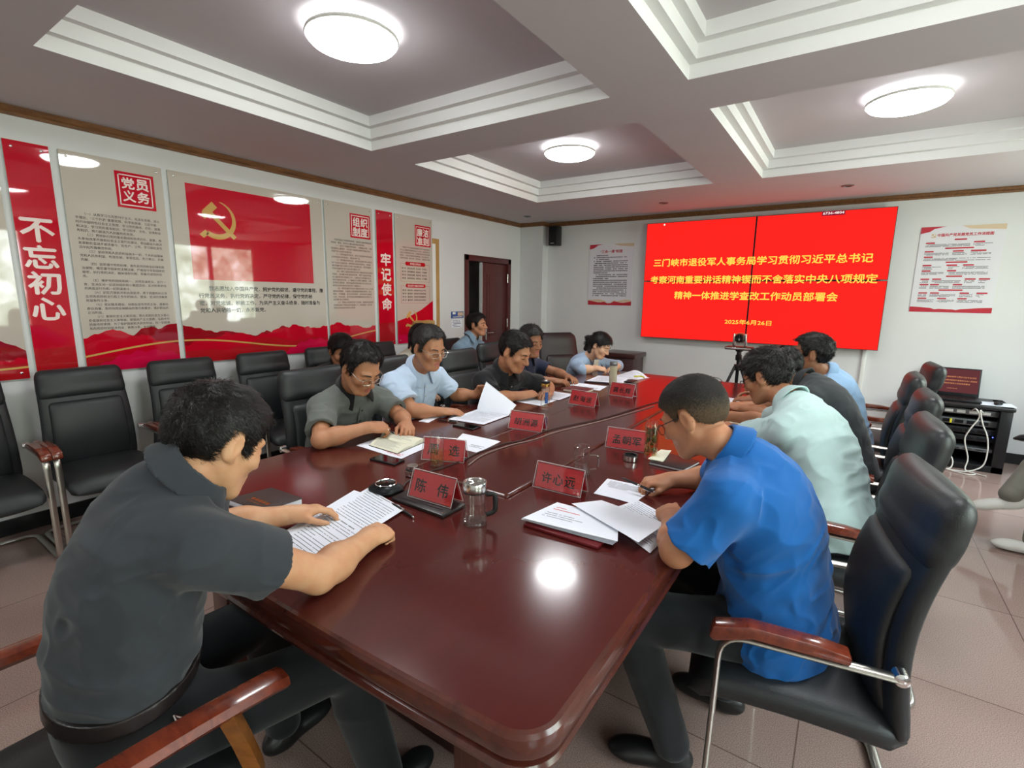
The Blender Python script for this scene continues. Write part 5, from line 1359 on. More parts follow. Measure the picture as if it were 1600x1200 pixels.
# man in grey polo
HL_HIGH = [p for p in HL_SHORT if p[0] < .03] + [(.036, .045), (.048, .074), (.060, .092), (.13, .105)]
P2 = person('man with glasses in grey polo shirt with black collar, reading an open notebook', (-2.5, 1.76, .45), (-2.52, 1.78, .55), (-2.27, 1.755, .95), (-.1, 1, 0), (-2.27, 1.95, .885), (-2.28, 1.56, .90), (-2.115, 1.69, 1.115), (.82, -.02, -.52),
    [hand('R', (-2.05, 1.385, .805), (-1.965, 1.60, .835), (.35, .9, -.12), (.35, -.35, .9), curl=(.7, .9, .5), spread=.03, thumb=.3, tc=.7), hand('L', (-2.09, 1.94, .81), (-1.93, 1.83, .81), (.75, -.6, -.05), (.1, .3, 1), curl=(.5, .7, .4), thumb=.4)],
    CL['grey'], 'b', HAIR, pants=T_, shoe=True and None, h=.005, collar=CL['polo_collar'], glasses=M['nickel'], hs=1.09, seed=21, sleeve=.72, placket=(-.005, 7, CL['grey']), collar_up=.062, wr=.008, bend=.06, collar_open=.42, hair_kw=dict(strands=5200, slen=.022, recede=.022, line=HL_HIGH, thick=.011, sweep=(-.4, 1)))
P3 = person('bespectacled man in light blue shirt, lifting one page of his papers', (-2.5, 2.36, .45), (-2.5, 2.36, .55), (-2.30, 2.29, 1.0), (0, 1, 0), (-2.31, 2.48, .945), (-2.33, 2.10, .95), (-2.15, 2.24, 1.175), (.94, -.12, -.28),
    [hand('R', (-2.13, 2.075, .81), (-2.03, 2.20, .795), (.55, .82, -.05), (.1, -.2, 1), curl=(.2, .3, .2), thumb=.4), hand('L', (-2.24, 2.60, .81), (-2.08, 2.63, .83), (.8, .25, .4), (-.3, .9, .35), curl=(.6, .8, .5), thumb=.5, tc=.5)],
    CL['sky'], 'b', HAIRG, pants=T_, h=.005, collar=CL['sky'], glasses=M['nickel'], hs=1.08, seed=31, sleeve=.7, placket=(-.01, 14), wr=.009, collar_up=.06, bend=.05, hair_kw=dict(strands=4400, slen=.020, thick=.010, sweep=(-.6, .6), line=HL_HIGH))
P4 = person('man in black polo shirt resting both forearms on the table', (-2.3, 3.06, .45), (-2.32, 3.05, .55), (-2.06, 2.93, .945), (-.25, 1, 0), (-2.04, 3.12, .885), (-2.12, 2.75, .90), (-1.93, 2.87, 1.115), (.92, .06, -.4),
    [hand('R', (-1.98, 2.70, .805), (-1.885, 2.95, .80), (.3, .95, .05), (.3, -.2, .9), curl=(.6, .9, .6), thumb=.4, tc=.6), hand('L', (-1.90, 3.30, .81), (-1.80, 3.14, .80), (.2, -.6, .05), (.2, .3, .9), curl=(.7, .9, .6), thumb=.4, tc=.6)],
    CL['black'], 'b', HAIR, pants=T_, h=.005, collar=CL['black'], hs=1.12, seed=41, sleeve=.68, placket=(-.005, 7), wr=.008, collar_up=.062, bend=.07, fat=1.06, hair_kw=dict(strands=4400, slen=.018, thick=.010, lift=.5, line=[(a, b + (.012 if a < -.03 else 0)) for a, b in HL_SHORT]))
P5 = person('older man in navy top, sitting between the man in black polo and the woman', (-2.5, 3.78, .45), (-2.55, 3.8, .55), (-2.44, 3.76, .93), (0, 1, 0), (-2.44, 3.94, .87), (-2.45, 3.57, .88), (-2.34, 3.73, 1.10), (.93, -.28, -.14),
    [hand('R', (-2.24, 3.52, .81), (-2.03, 3.60, .80), (.85, .4, 0), (0, -.2, 1), curl=(.4, .5, .3)), hand('L', (-2.2, 3.98, .81), (-2.02, 3.86, .80), (.8, -.5, 0), (0, .2, 1), curl=(.4, .5, .3))],
    CL['navy'], 'd', HAIRG, pants=T_, h=.006, collar=CL['navy'], hs=1.10, seed=51, collar_up=.06, eyes_open=True, hair_kw=dict(strands=3600, slen=.024, thick=.014, top=.01, lift=.5))
# woman: long tied hair, cardigan over a pale top
def ponytail(F, g):
    F.cap(g(0, -.10, .03), g(.0, -.135, .0), .022, .026, .02); F.cap(g(0, -.13, .0), g(.02, -.12, -.12), .026, .02, .02); F.cap(g(-.03, -.085, -.02), g(-.055, -.045, -.09), .03, .02, .03); F.cap(g(.03, -.085, -.02), g(.055, -.045, -.09), .03, .02, .03)
HL_W = [(-.13, -.10), (-.06, -.09), (-.03, -.02), (-.01, .006), (.012, .012), (.03, .018), (.05, .045), (.085, .070), (.13, .076)]
P6 = person('woman with tied black hair in light blue cardigan, writing at the table', (-2.4, 4.78, .45), (-2.42, 4.80, .54), (-2.22, 4.66, .875), (.35, 1, 0), (-2.13, 4.80, .82), (-2.26, 4.50, .82), (-2.075, 4.625, 1.025), (.86, .0, -.48),
    [hand('R', (-2.13, 4.37, .80), (-2.03, 4.46, .815), (.7, .5, -.1), (.3, -.3, .9), curl=(.8, .9, .5), thumb=.3, tc=.7, sleeve=.15), hand('L', (-1.98, 4.88, .80), (-1.93, 4.68, .80), (.2, -.9, 0), (.2, .2, 1), curl=(.4, .5, .3), sleeve=.45)],
    CL['cardigan'], 'c', HAIR, pants=T_, h=.005, hs=1.04, seed=61, roomy=.006, long_sleeve=True, shirt_name='cardigan', s=.94, hair_kw=dict(strands=3000, slen=.04, thick=.010, lift=.08, line=HL_W, tuft=.002, extra=ponytail, sweep=(0, -1)))
mb = MB(); t0 = P6[0]
f_ = nrm((.9, -.28, 0)); u_ = nrm((.45, -.3, 1)); l_ = np.cross(u_, f_); base = np.array((-2.22, 4.66, .875)) + f_ * .085
vs = []
for k in range(9):
    q = k / 8; w = .035 + .03 * q
    for j in range(7): vs.append(base - u_ * (-.01 + .26 * q) + f_ * (.012 * math.sin(math.pi * j / 6) + .030 + .02 * math.sin(q * 3)) + l_ * (w * (j / 3 - 1)))
mb.add(vs, [(k * 7 + j, k * 7 + j + 1, k * 7 + j + 8, k * 7 + j + 7) for k in range(8) for j in range(6)])
o_t = mb.build('inner_top', CL['tee'], t0, angle=180, loc=-Vector(t0.location)); sm = o_t.modifiers.new('thickness', 'SOLIDIFY'); sm.thickness = .006
for q in (-1, 1): MB().tube(smooth_path([Vector(base + l_ * .06 * q - f_ * .06 + u_ * .05), Vector(base + l_ * .045 * q + f_ * .03 - u_ * .05), Vector(base + l_ * .02 * q + f_ * .062 - u_ * .22)], 6), .0025, 6).build('lanyard', M['cable_dark'], t0, loc=-Vector(t0.location))
# second row by the wall
P7 = person('person in black with bowed head on a wall chair behind the grey polo', (-3.62, 2.78, .45), (-3.64, 2.76, .54), (-3.54, 2.64, .90), (0, 1, 0), (-3.53, 2.82, .85), (-3.55, 2.45, .85), (-3.43, 2.55, 1.04), (.86, -.2, -.45),
    [hand('R', (-3.45, 2.42, .62), (-3.24, 2.52, .58), (.9, .3, 0), (0, -.2, 1)), hand('L', (-3.42, 2.88, .62), (-3.22, 2.78, .58), (.9, -.3, 0), (0, .2, 1))],
    CL['black'], 'b', HAIR, pants=T_, h=.006, collar=CL['black'], hs=1.06, seed=71, collar_up=.055, hair_kw=dict(strands=3000, slen=.026, thick=.014))
def longhair(F, g):
    F.cap(g(0, -.07, .0), g(0, -.06, -.14), .05, .04, .04); F.cap(g(-.06, -.02, -.02), g(-.06, -.01, -.14), .025, .02, .03); F.cap(g(.06, -.02, -.02), g(.06, -.01, -.14), .025, .02, .03)
P8 = person('person in cream top with black hair, mostly hidden behind the man in light blue', (-3.6, 3.4, .45), (-3.58, 3.40, .54), (-3.46, 3.38, .93), (0, 1, 0), (-3.45, 3.56, .87), (-3.46, 3.20, .87), (-3.36, 3.40, 1.10), (.9, .25, -.3),
    [hand('R', (-3.36, 3.12, .64), (-3.15, 3.22, .6), (.9, .3, 0), (0, -.2, 1)), hand('L', (-3.34, 3.66, .64), (-3.14, 3.55, .6), (.9, -.3, 0), (0, .2, 1))],
    CL['cream'], 'c', HAIR, pants=T_, h=.006, hs=1.0, seed=81, s=.95, hair_kw=dict(strands=2400, slen=.035, thick=.012, lift=.1, line=HL_W, extra=longhair))
P9 = person('man in pale blue shirt sitting upright on a wall chair by the red-brown door', (-3.46, 4.20, .45), (-3.48, 4.22, .55), (-3.44, 4.21, 1.0), (0, 1, 0), (-3.43, 4.39, .935), (-3.44, 4.03, .935), (-3.385, 4.28, 1.185), (.95, .3, .02),
    [hand('R', (-3.31, 4.0, .68), (-3.11, 4.10, .62), (.9, .3, 0), (0, -.2, 1)), hand('L', (-3.29, 4.46, .68), (-3.09, 4.36, .62), (.9, -.3, 0), (0, .2, 1))],
    CL['dusk'], 'b', HAIR, pants=T_, h=.006, collar=CL['dusk'], hs=1.02, seed=91, bend=.03, collar_up=.055, placket=(-.01, 14), eyes_open=True, hair_kw=dict(strands=3600, slen=.022, thick=.012, lift=.4))
# right side
HAIRF = [hair_mat('cropped_top', srgb(34, 31, 29), .6), hair_mat('cropped_upper', srgb(48, 42, 36), .6), hair_mat('cropped_mid', srgb(68, 57, 46), .65), hair_mat('close_cropped_sides', srgb(92, 74, 56), .7)]
HL_B = [(-.13, -.03), (-.095, -.035), (-.06, -.035), (-.035, -.012), (-.024, .034), (.004, .036), (.014, .004), (.028, .002), (.036, .034), (.060, .056), (.085, .066), (.13, .07)]
P10 = person('man with cropped hair in bright blue shirt, writing, nearest on the right of the table', (-.08, 1.62, .45), (-.10, 1.61, .54), (-.225, 1.555, 1.02), (-.12, -1, 0), (-.225, 1.37, .96), (-.235, 1.74, .965), (-.365, 1.535, 1.145), (-.86, .17, -.48),
    [hand('L', (-.335, 1.325, .805), (-.41, 1.53, .795), (-.45, .88, .05), (-.2, -.4, .9), curl=(.5, .7, .5), thumb=.4, r=1.05), hand('R', (-.36, 1.98, .815), (-.52, 1.86, .805), (-.75, -.62, -.08), (-.1, -.1, 1), curl=(.75, .9, .5), spread=.03, thumb=.3, tc=.7, r=1.05)],
    CL['blue'], 'b', HAIRF, pants=T_, knees=((-.47, 1.36, .535), (-.47, 1.78, .53)), ankles=((-.335, 1.43, .10), (-.24, 1.78, .10)), shoe=[(-.93, -.30, 0), (-1, .1, 0)], h=.004, bend=.08, fat=1.0, collar=CL['blue'], hem=.11, hem_flare=.015, hs=1.0, wr=.011, seed=101, sleeve=.78, roomy=.006, glasses=M['black'],
    hair_kw=dict(strands=12000, slen=.009, thick=.005, tuft=.0008, lift=.25, line=HL_B, swid=.0006, fade=(.085, .015, .012)))
P11 = person('man with glasses in pale mint shirt writing, beside the bright blue shirt', (.05, 2.46, .45), (.03, 2.46, .55), (-.165, 2.62, 1.0), (-.15, -1, 0), (-.19, 2.45, .93), (-.12, 2.81, .94), (-.32, 2.72, 1.125), (-.88, .32, -.42),
    [hand('L', (-.42, 2.62, .805), (-.51, 2.85, .80), (-.35, .93, 0), (-.2, -.3, .9), curl=(.3, .4, .3)), hand('R', (-.36, 3.10, .815), (-.53, 3.09, .82), (-.93, .15, -.1), (0, -.1, 1), curl=(.7, .9, .5), thumb=.3, tc=.7)],
    CL['mint'], 'b', HAIR, pants=T_, h=.005, bend=.08, collar=CL['mint'], hem=.10, hem_flare=.015, hs=1.08, wr=.010, seed=111, roomy=.008, glasses=M['black'], sleeve=.7, hair_kw=dict(strands=3600, slen=.026, thick=.012, tuft=.006, lift=.35))
P12 = person('man in dark slate shirt, mostly hidden behind the man in pale mint', (.06, 3.28, .45), (.06, 3.30, .55), (-.15, 3.40, 1.0), (0, -1, 0), (-.15, 3.22, .94), (-.14, 3.58, .95), (-.32, 3.45, 1.08), (-.85, .1, -.5),
    [hand('L', (-.36, 3.33, .81), (-.52, 3.46, .80), (-.8, .5, 0), (-.2, -.3, .9)), hand('R', (-.36, 3.64, .81), (-.53, 3.56, .80), (-.85, -.3, 0), (0, 0, 1))],
    CL['slate'], 'b', HAIR, pants=T_, h=.006, bend=.085, collar=CL['slate'], hem_flare=.01, hs=1.05, seed=121, fat=1.05, hair_kw=dict(strands=3000))
P13 = person('man in light blue shirt, head in profile before the red video wall', (.07, 3.98, .45), (.06, 3.99, .55), (-.09, 3.93, .99), (0, -1, 0), (-.10, 3.74, .93), (-.09, 4.12, .93), (-.20, 3.84, 1.15), (-.99, .02, .0),
    [hand('L', (-.34, 3.68, .81), (-.52, 3.78, .80), (-.9, .3, 0), (0, -.2, 1)), hand('R', (-.34, 4.2, .81), (-.53, 4.12, .80), (-.9, -.3, 0), (0, .2, 1))],
    CL['lightblue'], 'd', HAIR, pants=T_, h=.005, bend=.06, collar=CL['lightblue'], hem_flare=.01, hs=1.08, seed=131, eyes_open=True, wr=.006, hair_kw=dict(strands=4400, slen=.02, thick=.011))
M_SHOE_B = M_SHOE; M_SHOE = simple('white_sneaker', srgb(222, 222, 216), .5)
P14 = person('visitor at the right rim in grey trousers and white sneakers, legs crossed', (1.5, 4.3, .45), (1.52, 4.35, .55), (1.58, 4.35, 1.05), (0, -1, 0), (1.57, 4.16, .98), (1.57, 4.54, .98), (1.52, 4.35, 1.22), (-.98, 0, -.1),
    [hand('L', (1.36, 4.1, .75), (1.2, 4.22, .66), (-.9, .3, 0), (0, -.2, 1)), hand('R', (1.36, 4.6, .75), (1.2, 4.48, .66), (-.9, -.3, 0), (0, .2, 1))],
    CL['dusk'], 'b', HAIR, pants=CL['greytrouser'], knees=((1.10, 4.18, .52), (1.12, 4.36, .62)), ankles=((1.06, 4.08, .10), (.93, 4.14, .34)), shoe=[(-1, .05, 0), (-.95, .0, -.25)], h=.006, collar=CL['dusk'], hs=1.05, seed=141, hair_kw=dict(strands=2000))
M_SHOE = M_SHOE_B
# key clip on the belt of the man in dark grey
t0 = P1[0]; k0 = Vector((-1.095, .355, .615)) - Vector(t0.location)
MB().tube(fillet([k0, k0 + Vector((.012, 0, -.01)), k0 + Vector((.016, .004, -.05)), k0 + Vector((.012, .016, -.062)), k0 + Vector((.012, .022, -.02)), k0], .006, 4), .0028, 6).build('key_clip', M['chrome'], t0)
# ================================================================ things on the table
TI = TZ + .010                                   # top of the raised centre inlay
def nameplate(x, y, deg, txt, label, z=TZ, w=.20, hgt=.098):
    t = thing('nameplate', (x, y, z), label, 'name card', rotz=math.radians(deg), group='red name cards in clear holders')
    dy = .036; ln = math.hypot(dy, hgt); mb = MB(); card = MB(); edge = MB()
    for s in (-1, 1):
        O = Vector((-w / 2 * (1 if s < 0 else -1), s * dy, .002)); U = Vector((1 if s < 0 else -1, 0, 0)); V = Vector((0, -s * dy, hgt - .003)) / ln; N = U.cross(V)
        q = lambda u, v, n: O + U * u + V * v + N * n
        card.add([q(.005, .004, -.002), q(w - .005, .004, -.002), q(w - .005, ln - .004, -.002), q(.005, ln - .004, -.002), q(.005, .004, -.0028), q(w - .005, .004, -.0028), q(w - .005, ln - .004, -.0028), q(.005, ln - .004, -.0028)],
                 [(0, 1, 2, 3), (7, 6, 5, 4), (0, 4, 5, 1), (1, 5, 6, 2), (2, 6, 7, 3), (3, 7, 4, 0)], 0)
        ch = txt.replace(' ', ''); sz = .048 if len(ch) < 3 else .042; gap = (w - .03 - sz * len(ch)) / max(1, len(ch) - 1) if len(ch) < 3 else .008
        tot = sz * len(ch) + gap * (len(ch) - 1) if len(ch) >= 3 else None
        u = (w - tot) / 2 if tot else .026
        g2 = gap if tot else (w - .052 - sz * len(ch)) / max(1, len(ch) - 1)
        for c in ch:
            put_text(card, c, q(0, 0, -.0014), U, V, box=(u, u + sz, .026, .026 + sz), mat=1, offset=.02); u += sz + g2
        for n0, n1 in ((-.001, .0018),):
            mb.add([q(0, 0, n0), q(w, 0, n0), q(w, ln, n0), q(0, ln, n0), q(0, 0, n1), q(w, 0, n1), q(w, ln, n1), q(0, ln, n1)], [(3, 2, 1, 0), (4, 5, 6, 7), (0, 1, 5, 4), (1, 2, 6, 5), (2, 3, 7, 6), (3, 0, 4, 7)])
        for u_ in (0, w): edge.tube([q(u_, 0, 0), q(u_, ln, 0)], .0013, 5)
        edge.tube([q(0, 0, 0), q(w, 0, 0)], .0011, 5)
    edge.tube([(-w / 2, 0, hgt), (w / 2, 0, hgt)], .0015, 6)
    card.build('card', [M['plate_red'], M['ink_bold']], t, smooth=False); h = mb.build('holder', M['acrylic'], t, smooth=False)
    edge.build('holder_edge_glint', M['acrylic_edge'], h)  # thin tubes drawn as the glint along the holder edges
M['acrylic_edge'] = simple('acrylic_edge_glint', srgb(212, 190, 190), .15)  # pale opaque colour painted in for the glint on clear acrylic edges
nameplate(-1.175, 1.245, 3, '陈 伟', 'red name card reading 陈伟, nearest the camera', z=TZ + .014)
nameplate(-1.455, 1.61, 22, '周 选', 'red name card half covered by the glass of pale tea', z=TI)
nameplate(-1.435, 2.27, 8, '胡洲源', 'red name card reading 胡洲源', z=TI, w=.205)
nameplate(-1.465, 3.04, -4, '赵海波', 'red name card reading 赵海波, beside the maroon notebook', z=TI, w=.205)
nameplate(-1.375, 3.52, -6, '龚长辉', 'red name card reading 龚长辉, farthest on the left side', z=TI)
nameplate(-.87, 1.625, 2, '许心远', 'red name card reading 许心远 before the glass mug', w=.205)
nameplate(-.86, 2.30, 6, '孟朝军', 'red name card reading 孟朝军 beside the bottle of tea leaves', w=.205)
nameplate(-.83, 3.62, 40, '', 'red name card partly hidden by the head of the man in bright blue')

def vessel(name, x, y, z, label, cat, parts, rotz=0.0, group=None):
    t = thing(name, (x, y, z), label, cat, rotz=rotz, group=group)
    for nm, mt, prof in parts: MB().lathe(prof, 36).build(nm, M[mt], t, angle=40)
    return t
# steel-lidded glass mug with black handle
t = vessel('glass_mug', -.955, 1.20, TZ, 'clear water mug with steel lid and black handle, nearest cup', 'cup',
    [('glass', 'glass', [(0, .001), (.030, .001), (.036, .003), (.0375, .012), (.0375, .112), (.034, .114), (.0345, .016), (.0325, .012), (0, .012)]),
     ('water', 'water', [(0, .013), (.0322, .013), (.0338, .018), (.0338, .078), (0, .078)]),
     ('base_rim', 'acrylic_edge_grey', [(.0345, .002), (.0380, .003), (.0386, .008), (.0380, .013), (.0345, .012)]),
     ('seal', 'black', [(.036, .112), (.0395, .112), (.0395, .117), (.036, .117)]),
     ('lid', 'steel', [(.0395, .117), (.040, .119), (.040, .142), (.038, .146), (.034, .146), (.032, .1435), (0, .1435)])]) if M.setdefault('acrylic_edge_grey', clear('thick_glass_edge', (.80, .85, .84, 1), 1.3)) else None
for k in range(4):
    a = math.radians(45 + 90 * k); MB().tube([(.006 * math.cos(a), .006 * math.sin(a), .144), (.024 * math.cos(a), .024 * math.sin(a), .144)], [.002, .007], 8, flat=.3, up=(0, 0, 1)).build('lid_relief', M['chrome'], t)
mb = MB(); mb.tube(fillet([(.036, 0, .100), (.066, .0, .104), (.068, .0, .04), (.037, 0, .03)], .02, 6), .0065, 8, flat=1.3); mb.build('handle', M['black'], t); t.rotation_euler.z = math.radians(38)
# open tall glass of pale tea
vessel('tea_glass', -1.42, 1.52, TI, 'tall open glass of pale tea before a red name card', 'cup',
    [('glass', 'glass', [(0, .001), (.028, .001), (.031, .004), (.031, .128), (.0275, .134), (.0275, .150), (.026, .150), (.026, .133), (.029, .127), (.0285, .018), (.026, .014), (0, .014)]),
     ('tea', 'tea', [(0, .015), (.0262, .015), (.0278, .02), (.0278, .072), (0, .072)]),
     ('base_rim', 'acrylic_edge_grey', [(.027, .002), (.0312, .003), (.0316, .008), (.031, .014), (.027, .013)])])
vessel('steel_cup_lid', -1.44, 1.395, TZ, 'steel cup lid with black seal standing alone by the phone', 'lid',
    [('lid', 'steel', [(0, .004), (.03, .004), (.031, .006), (.031, .024), (.027, .027), (.0235, .027), (.0235, .043), (.0215, .045), (0, .045)]), ('seal', 'black', [(0, 0), (.029, 0), (.0305, .002), (.0305, .005), (0, .005)]), ('band', 'black', [(.0245, .0255), (.0300, .0255), (.0300, .0285), (.0245, .0285)])])
# gold banded bottle
t = vessel('glass_bottle', -1.61, 2.76, TI, 'clear glass bottle with gold band and blue label by the man in black polo', 'bottle',
    [('glass', 'glass', [(0, .001), (.027, .001), (.030, .004), (.030, .155), (.0275, .155), (.0275, .02), (0, .02)]), ('water', 'water', [(0, .021), (.0268, .021), (.0268, .13), (0, .13)]),
     ('band', 'gold', [(.0295, .154), (.0312, .156), (.0312, .172), (.0295, .174)]), ('cap', 'black', [(.029, .173), (.0305, .175), (.0305, .187), (.024, .192), (0, .192)]), ('cap_top', 'steel', [(.016, .192), (.014, .196), (0, .197)])])
mb = MB(); mb.add([(.0302 * math.cos(a), .0302 * math.sin(a), z) for z in (.045, .118) for a in [math.radians(-62 + 5 * k) for k in range(9)]], [(k, k + 1, k + 10, k + 9) for k in range(8)]); mb.build('label', M['blue_print'], t)
vessel('glass_bottle', -1.63, 3.93, TI, 'slim frosted glass bottle with grey lid before the writing woman', 'bottle',
    [('glass', 'frosted', [(0, .001), (.03, .001), (.032, .004), (.032, .165), (.030, .165), (.030, .01), (0, .01)]), ('lid', 'grey_metal', [(.031, .163), (.0325, .165), (.0325, .193), (.030, .197), (0, .197)])]) if M.setdefault('frosted', simple('frosted_glass', srgb(186, 178, 152), .25)) else None
# glass mug without lid
t = vessel('glass_mug', -.88, 1.83, TZ, 'open clear glass mug with glass handle behind the card 许心远', 'cup',
    [('glass', 'glass', [(0, .001), (.032, .001), (.0365, .004), (.0365, .094), (.034, .10), (.034, .124), (.032, .124), (.032, .10), (.0335, .094), (.0335, .012), (0, .012)]),
     ('water', 'water', [(0, .013), (.033, .013), (.033, .05), (0, .05)]), ('rim', 'acrylic_edge_grey', [(.0315, .121), (.0345, .121), (.0348, .124), (.033, .1255), (.0315, .124)]), ('base_rim', 'acrylic_edge_grey', [(.033, .002), (.0367, .003), (.037, .008), (.0365, .013), (.033, .012)])])
MB().tube(fillet([(.035, 0, .086), (.07, 0, .09), (.07, 0, .03), (.035, 0, .024)], .018, 6), .005, 8).build('handle', M['acrylic_edge_grey'], t); t.rotation_euler.z = math.radians(20)
# bottle of tea leaves and its lid
t = vessel('tea_bottle', -.715, 2.22, TZ, 'lidless glass bottle full of green tea leaves', 'bottle',
    [('glass', 'glass', [(0, .001), (.028, .001), (.0315, .004), (.0315, .158), (.027, .168), (.027, .185), (.0255, .185), (.0255, .168), (.029, .156), (.029, .016), (0, .016)]), ('tea', 'tea', [(0, .017), (.0285, .017), (.0285, .15), (0, .15)])])
rg = random.Random(6); mb = MB()
for k in range(220):
    a = rg.uniform(0, 6.283); r = .025 * math.sqrt(rg.random()); z = rg.uniform(.08, .15) if k % 4 else rg.uniform(.02, .08); b_ = rg.uniform(0, 6.283); L = rg.uniform(.008, .018); p = Vector((r * math.cos(a), r * math.sin(a), z)); d = Vector((math.cos(b_) * .6, math.sin(b_) * .6, rg.uniform(-1, 1))).normalized() * L; w = d.cross(Vector((rg.random(), rg.random(), .3))).normalized() * .0035
    mb.add([p - d, p + w, p + d, p - w], [(0, 1, 2, 3)])
tag(mb.build('tea_leaves', M['leaf'], t, smooth=False), kind='stuff')
vessel('steel_cup_lid', -.775, 2.125, TZ, 'low steel cup lid with dark top beside the bottle of tea leaves', 'lid', [('lid', 'steel', [(0, .001), (.03, .001), (.032, .003), (.032, .024), (.0315, .027)]), ('top', 'black', [(.032, .026), (.0335, .028), (.032, .031), (.026, .030), (.0255, .018), (0, .018)])])

def quad_frame(c):
    """corners a b c d -> point at (u, v)"""
    a, b_, c_, d = [Vector((p[0], p[1], 0)) for p in c]
    return lambda u, v: (a * (1 - u) + b_ * u) * (1 - v) + (d * (1 - u) + c_ * u) * v
def sheet(corners, z, label, cat='paper', name='paper_sheet', wave=.002, seed=0, mat='paper', print_=None, lift=None, thick=.0006, stack=1, group=None, ink='ink', parent=None, zt=.0003):
    f = quad_frame(corners); n, m_ = 14, 18; rg = random.Random(seed); ph = rg.uniform(0, 6)
    h = lambda u, v: z + wave * (1 + math.sin(u * 4.2 + ph) * math.sin(v * 3.3 + ph * 2)) * .5 + (lift(u, v) if lift else 0)
    mb = MB(); P = [[f(u / n, v / m_) + Vector((0, 0, h(u / n, v / m_))) for u in range(n + 1)] for v in range(m_ + 1)]
    T_k = thick * stack
    vs = [p for r in P for p in r] + [Vector((p.x, p.y, max(z, p.z - T_k) if not lift else p.z - T_k)) for r in P for p in r]; k = (n + 1) * (m_ + 1)
    vs = [v + Vector((0, 0, T_k)) if not lift else v for v in vs]
    i_ = lambda u, v: v * (n + 1) + u
    fs = [(i_(u, v), i_(u + 1, v), i_(u + 1, v + 1), i_(u, v + 1)) for v in range(m_) for u in range(n)]
    # make sure that the top faces up
    a = (f(1, 0) - f(0, 0)).cross(f(0, 1) - f(0, 0)).z
    if a < 0: fs = [tuple(reversed(q)) for q in fs]
    fs += [tuple(k + i for i in reversed(q)) for q in fs]
    rim = [i_(u, 0) for u in range(n)] + [i_(n, v) for v in range(m_)] + [i_(u, m_) for u in range(n, 0, -1)] + [i_(0, v) for v in range(m_, 0, -1)]
    fs += [(rim[j], k + rim[j], k + rim[(j + 1) % len(rim)], rim[(j + 1) % len(rim)]) if a < 0 else (rim[(j + 1) % len(rim)], k + rim[(j + 1) % len(rim)], k + rim[j], rim[j]) for j in range(len(rim))]
    mb.add(vs, fs, 0)
    if print_:
        for (u0, u1, v0, v1, rows, hh, cw, mt) in print_:
            ul = (f(1, .5) - f(0, .5)).length; pitch = (v1 - v0) / max(1, rows)
            for r in range(rows):
                v = v1 - r * pitch; u = u0 + (2 * cw if rg.random() < .3 else 0); e = u1 if rg.random() < .75 else u0 + (u1 - u0) * rg.uniform(.4, .95)
                while u < e - cw:
                    w = cw * rg.uniform(.7, .9)
                    if rg.random() < .93:
                        mb.add([f(a_, b_) + Vector((0, 0, h(a_, b_) + (T_k if not lift else 0) + zt)) for a_, b_ in ((u, v - hh), (u + w, v - hh), (u + w, v), (u, v))], [(0, 1, 2, 3)] if a > 0 else [(3, 2, 1, 0)], mt)
                    u += cw
    o = mb.build(name, [M[mat], M[ink], M['ink_bold'], M['ink_red']], parent, angle=60)
    if parent is None:
        c = f(.5, .5); off = Vector((c.x, c.y, z)); o.data.transform(Matrix.Translation(-off)); o.location = off; tag(o, label, cat, group)
    return o
def pen(p0, p1, label, body='black', name='pen', z0=None):
    p0, p1 = Vector(p0), Vector(p1); d = (p1 - p0); L = d.length; d.normalize()
    t = thing(name, (p0 + p1) / 2, label, 'pen'); t.rotation_mode = 'QUATERNION'; t.rotation_quaternion = Vector((0, 0, 1)).rotation_difference(d)
    q = L / 2; MB().lathe([(0, -q), (.0012, -q), (.0042, -q + .016), (.0048, -q + .03), (.0048, q - .012), (.004, q - .004), (0, q - .003)], 14).build('barrel', M[body], t)
    MB().lathe([(.0051, .002), (.0053, .004), (.0053, .012), (.0051, .014)], 14).build('ring', M['chrome'], t); MB().lathe([(.003, q - .004), (.003, q + .004), (0, q + .005)], 10).build('button', M['chrome'], t)
    MB().tube([(.004, 0, q - .008), (.0075, 0, q - .012), (.0072, 0, q - .045)], .0013, 6).build('clip', M['chrome'], t)
    return t
def slab(name, corners, z0, z1, label, cat, mats, r=.004, pages=None, parts=None):
    """book-like block on four corners: cover, and a page block when given"""
    f = quad_frame(corners); c = f(.5, .5); t = thing(name, (c.x, c.y, z0), label, cat)
    def blk(u0, u1, v0, v1, a, b_): 
        mb = MB(); P = [f(u0, v0), f(u1, v0), f(u1, v1), f(u0, v1)]
        if (P[1] - P[0]).cross(P[3] - P[0]).z < 0: P.reverse()
        bm = bmesh.new(); vv = [bm.verts.new((p.x - c.x, p.y - c.y, a - z0)) for p in P]; fc = bm.faces.new(vv)
        g = bmesh.ops.extrude_face_region(bm, geom=[fc]); bmesh.ops.translate(bm, vec=(0, 0, b_ - a), verts=[v for v in g['geom'] if isinstance(v, bmesh.types.BMVert)])
        bmesh.ops.recalc_face_normals(bm, faces=list(bm.faces)); bmesh.ops.bevel(bm, geom=list(bm.edges), offset=min(r, (b_ - a) * .4), segments=2, profile=.5, affect='EDGES')
        bm.verts.index_update(); mb.add([tuple(v.co) for v in bm.verts], [tuple(v.index for v in q.verts) for q in bm.faces]); bm.free(); return mb
    if pages:
        blk(0, 1, 0, 1, z0, z0 + .0022).build('back_cover', M[mats], t); blk(.015, .985, .015, .985, z0 + .002, z1 - .002).build('pages', M[pages], t); blk(0, 1, 0, 1, z1 - .0024, z1).build('front_cover', M[mats], t)
    else: blk(0, 1, 0, 1, z0, z1).build('body', M[mats], t)
    return t, f, c
Z0 = TZ + .0004
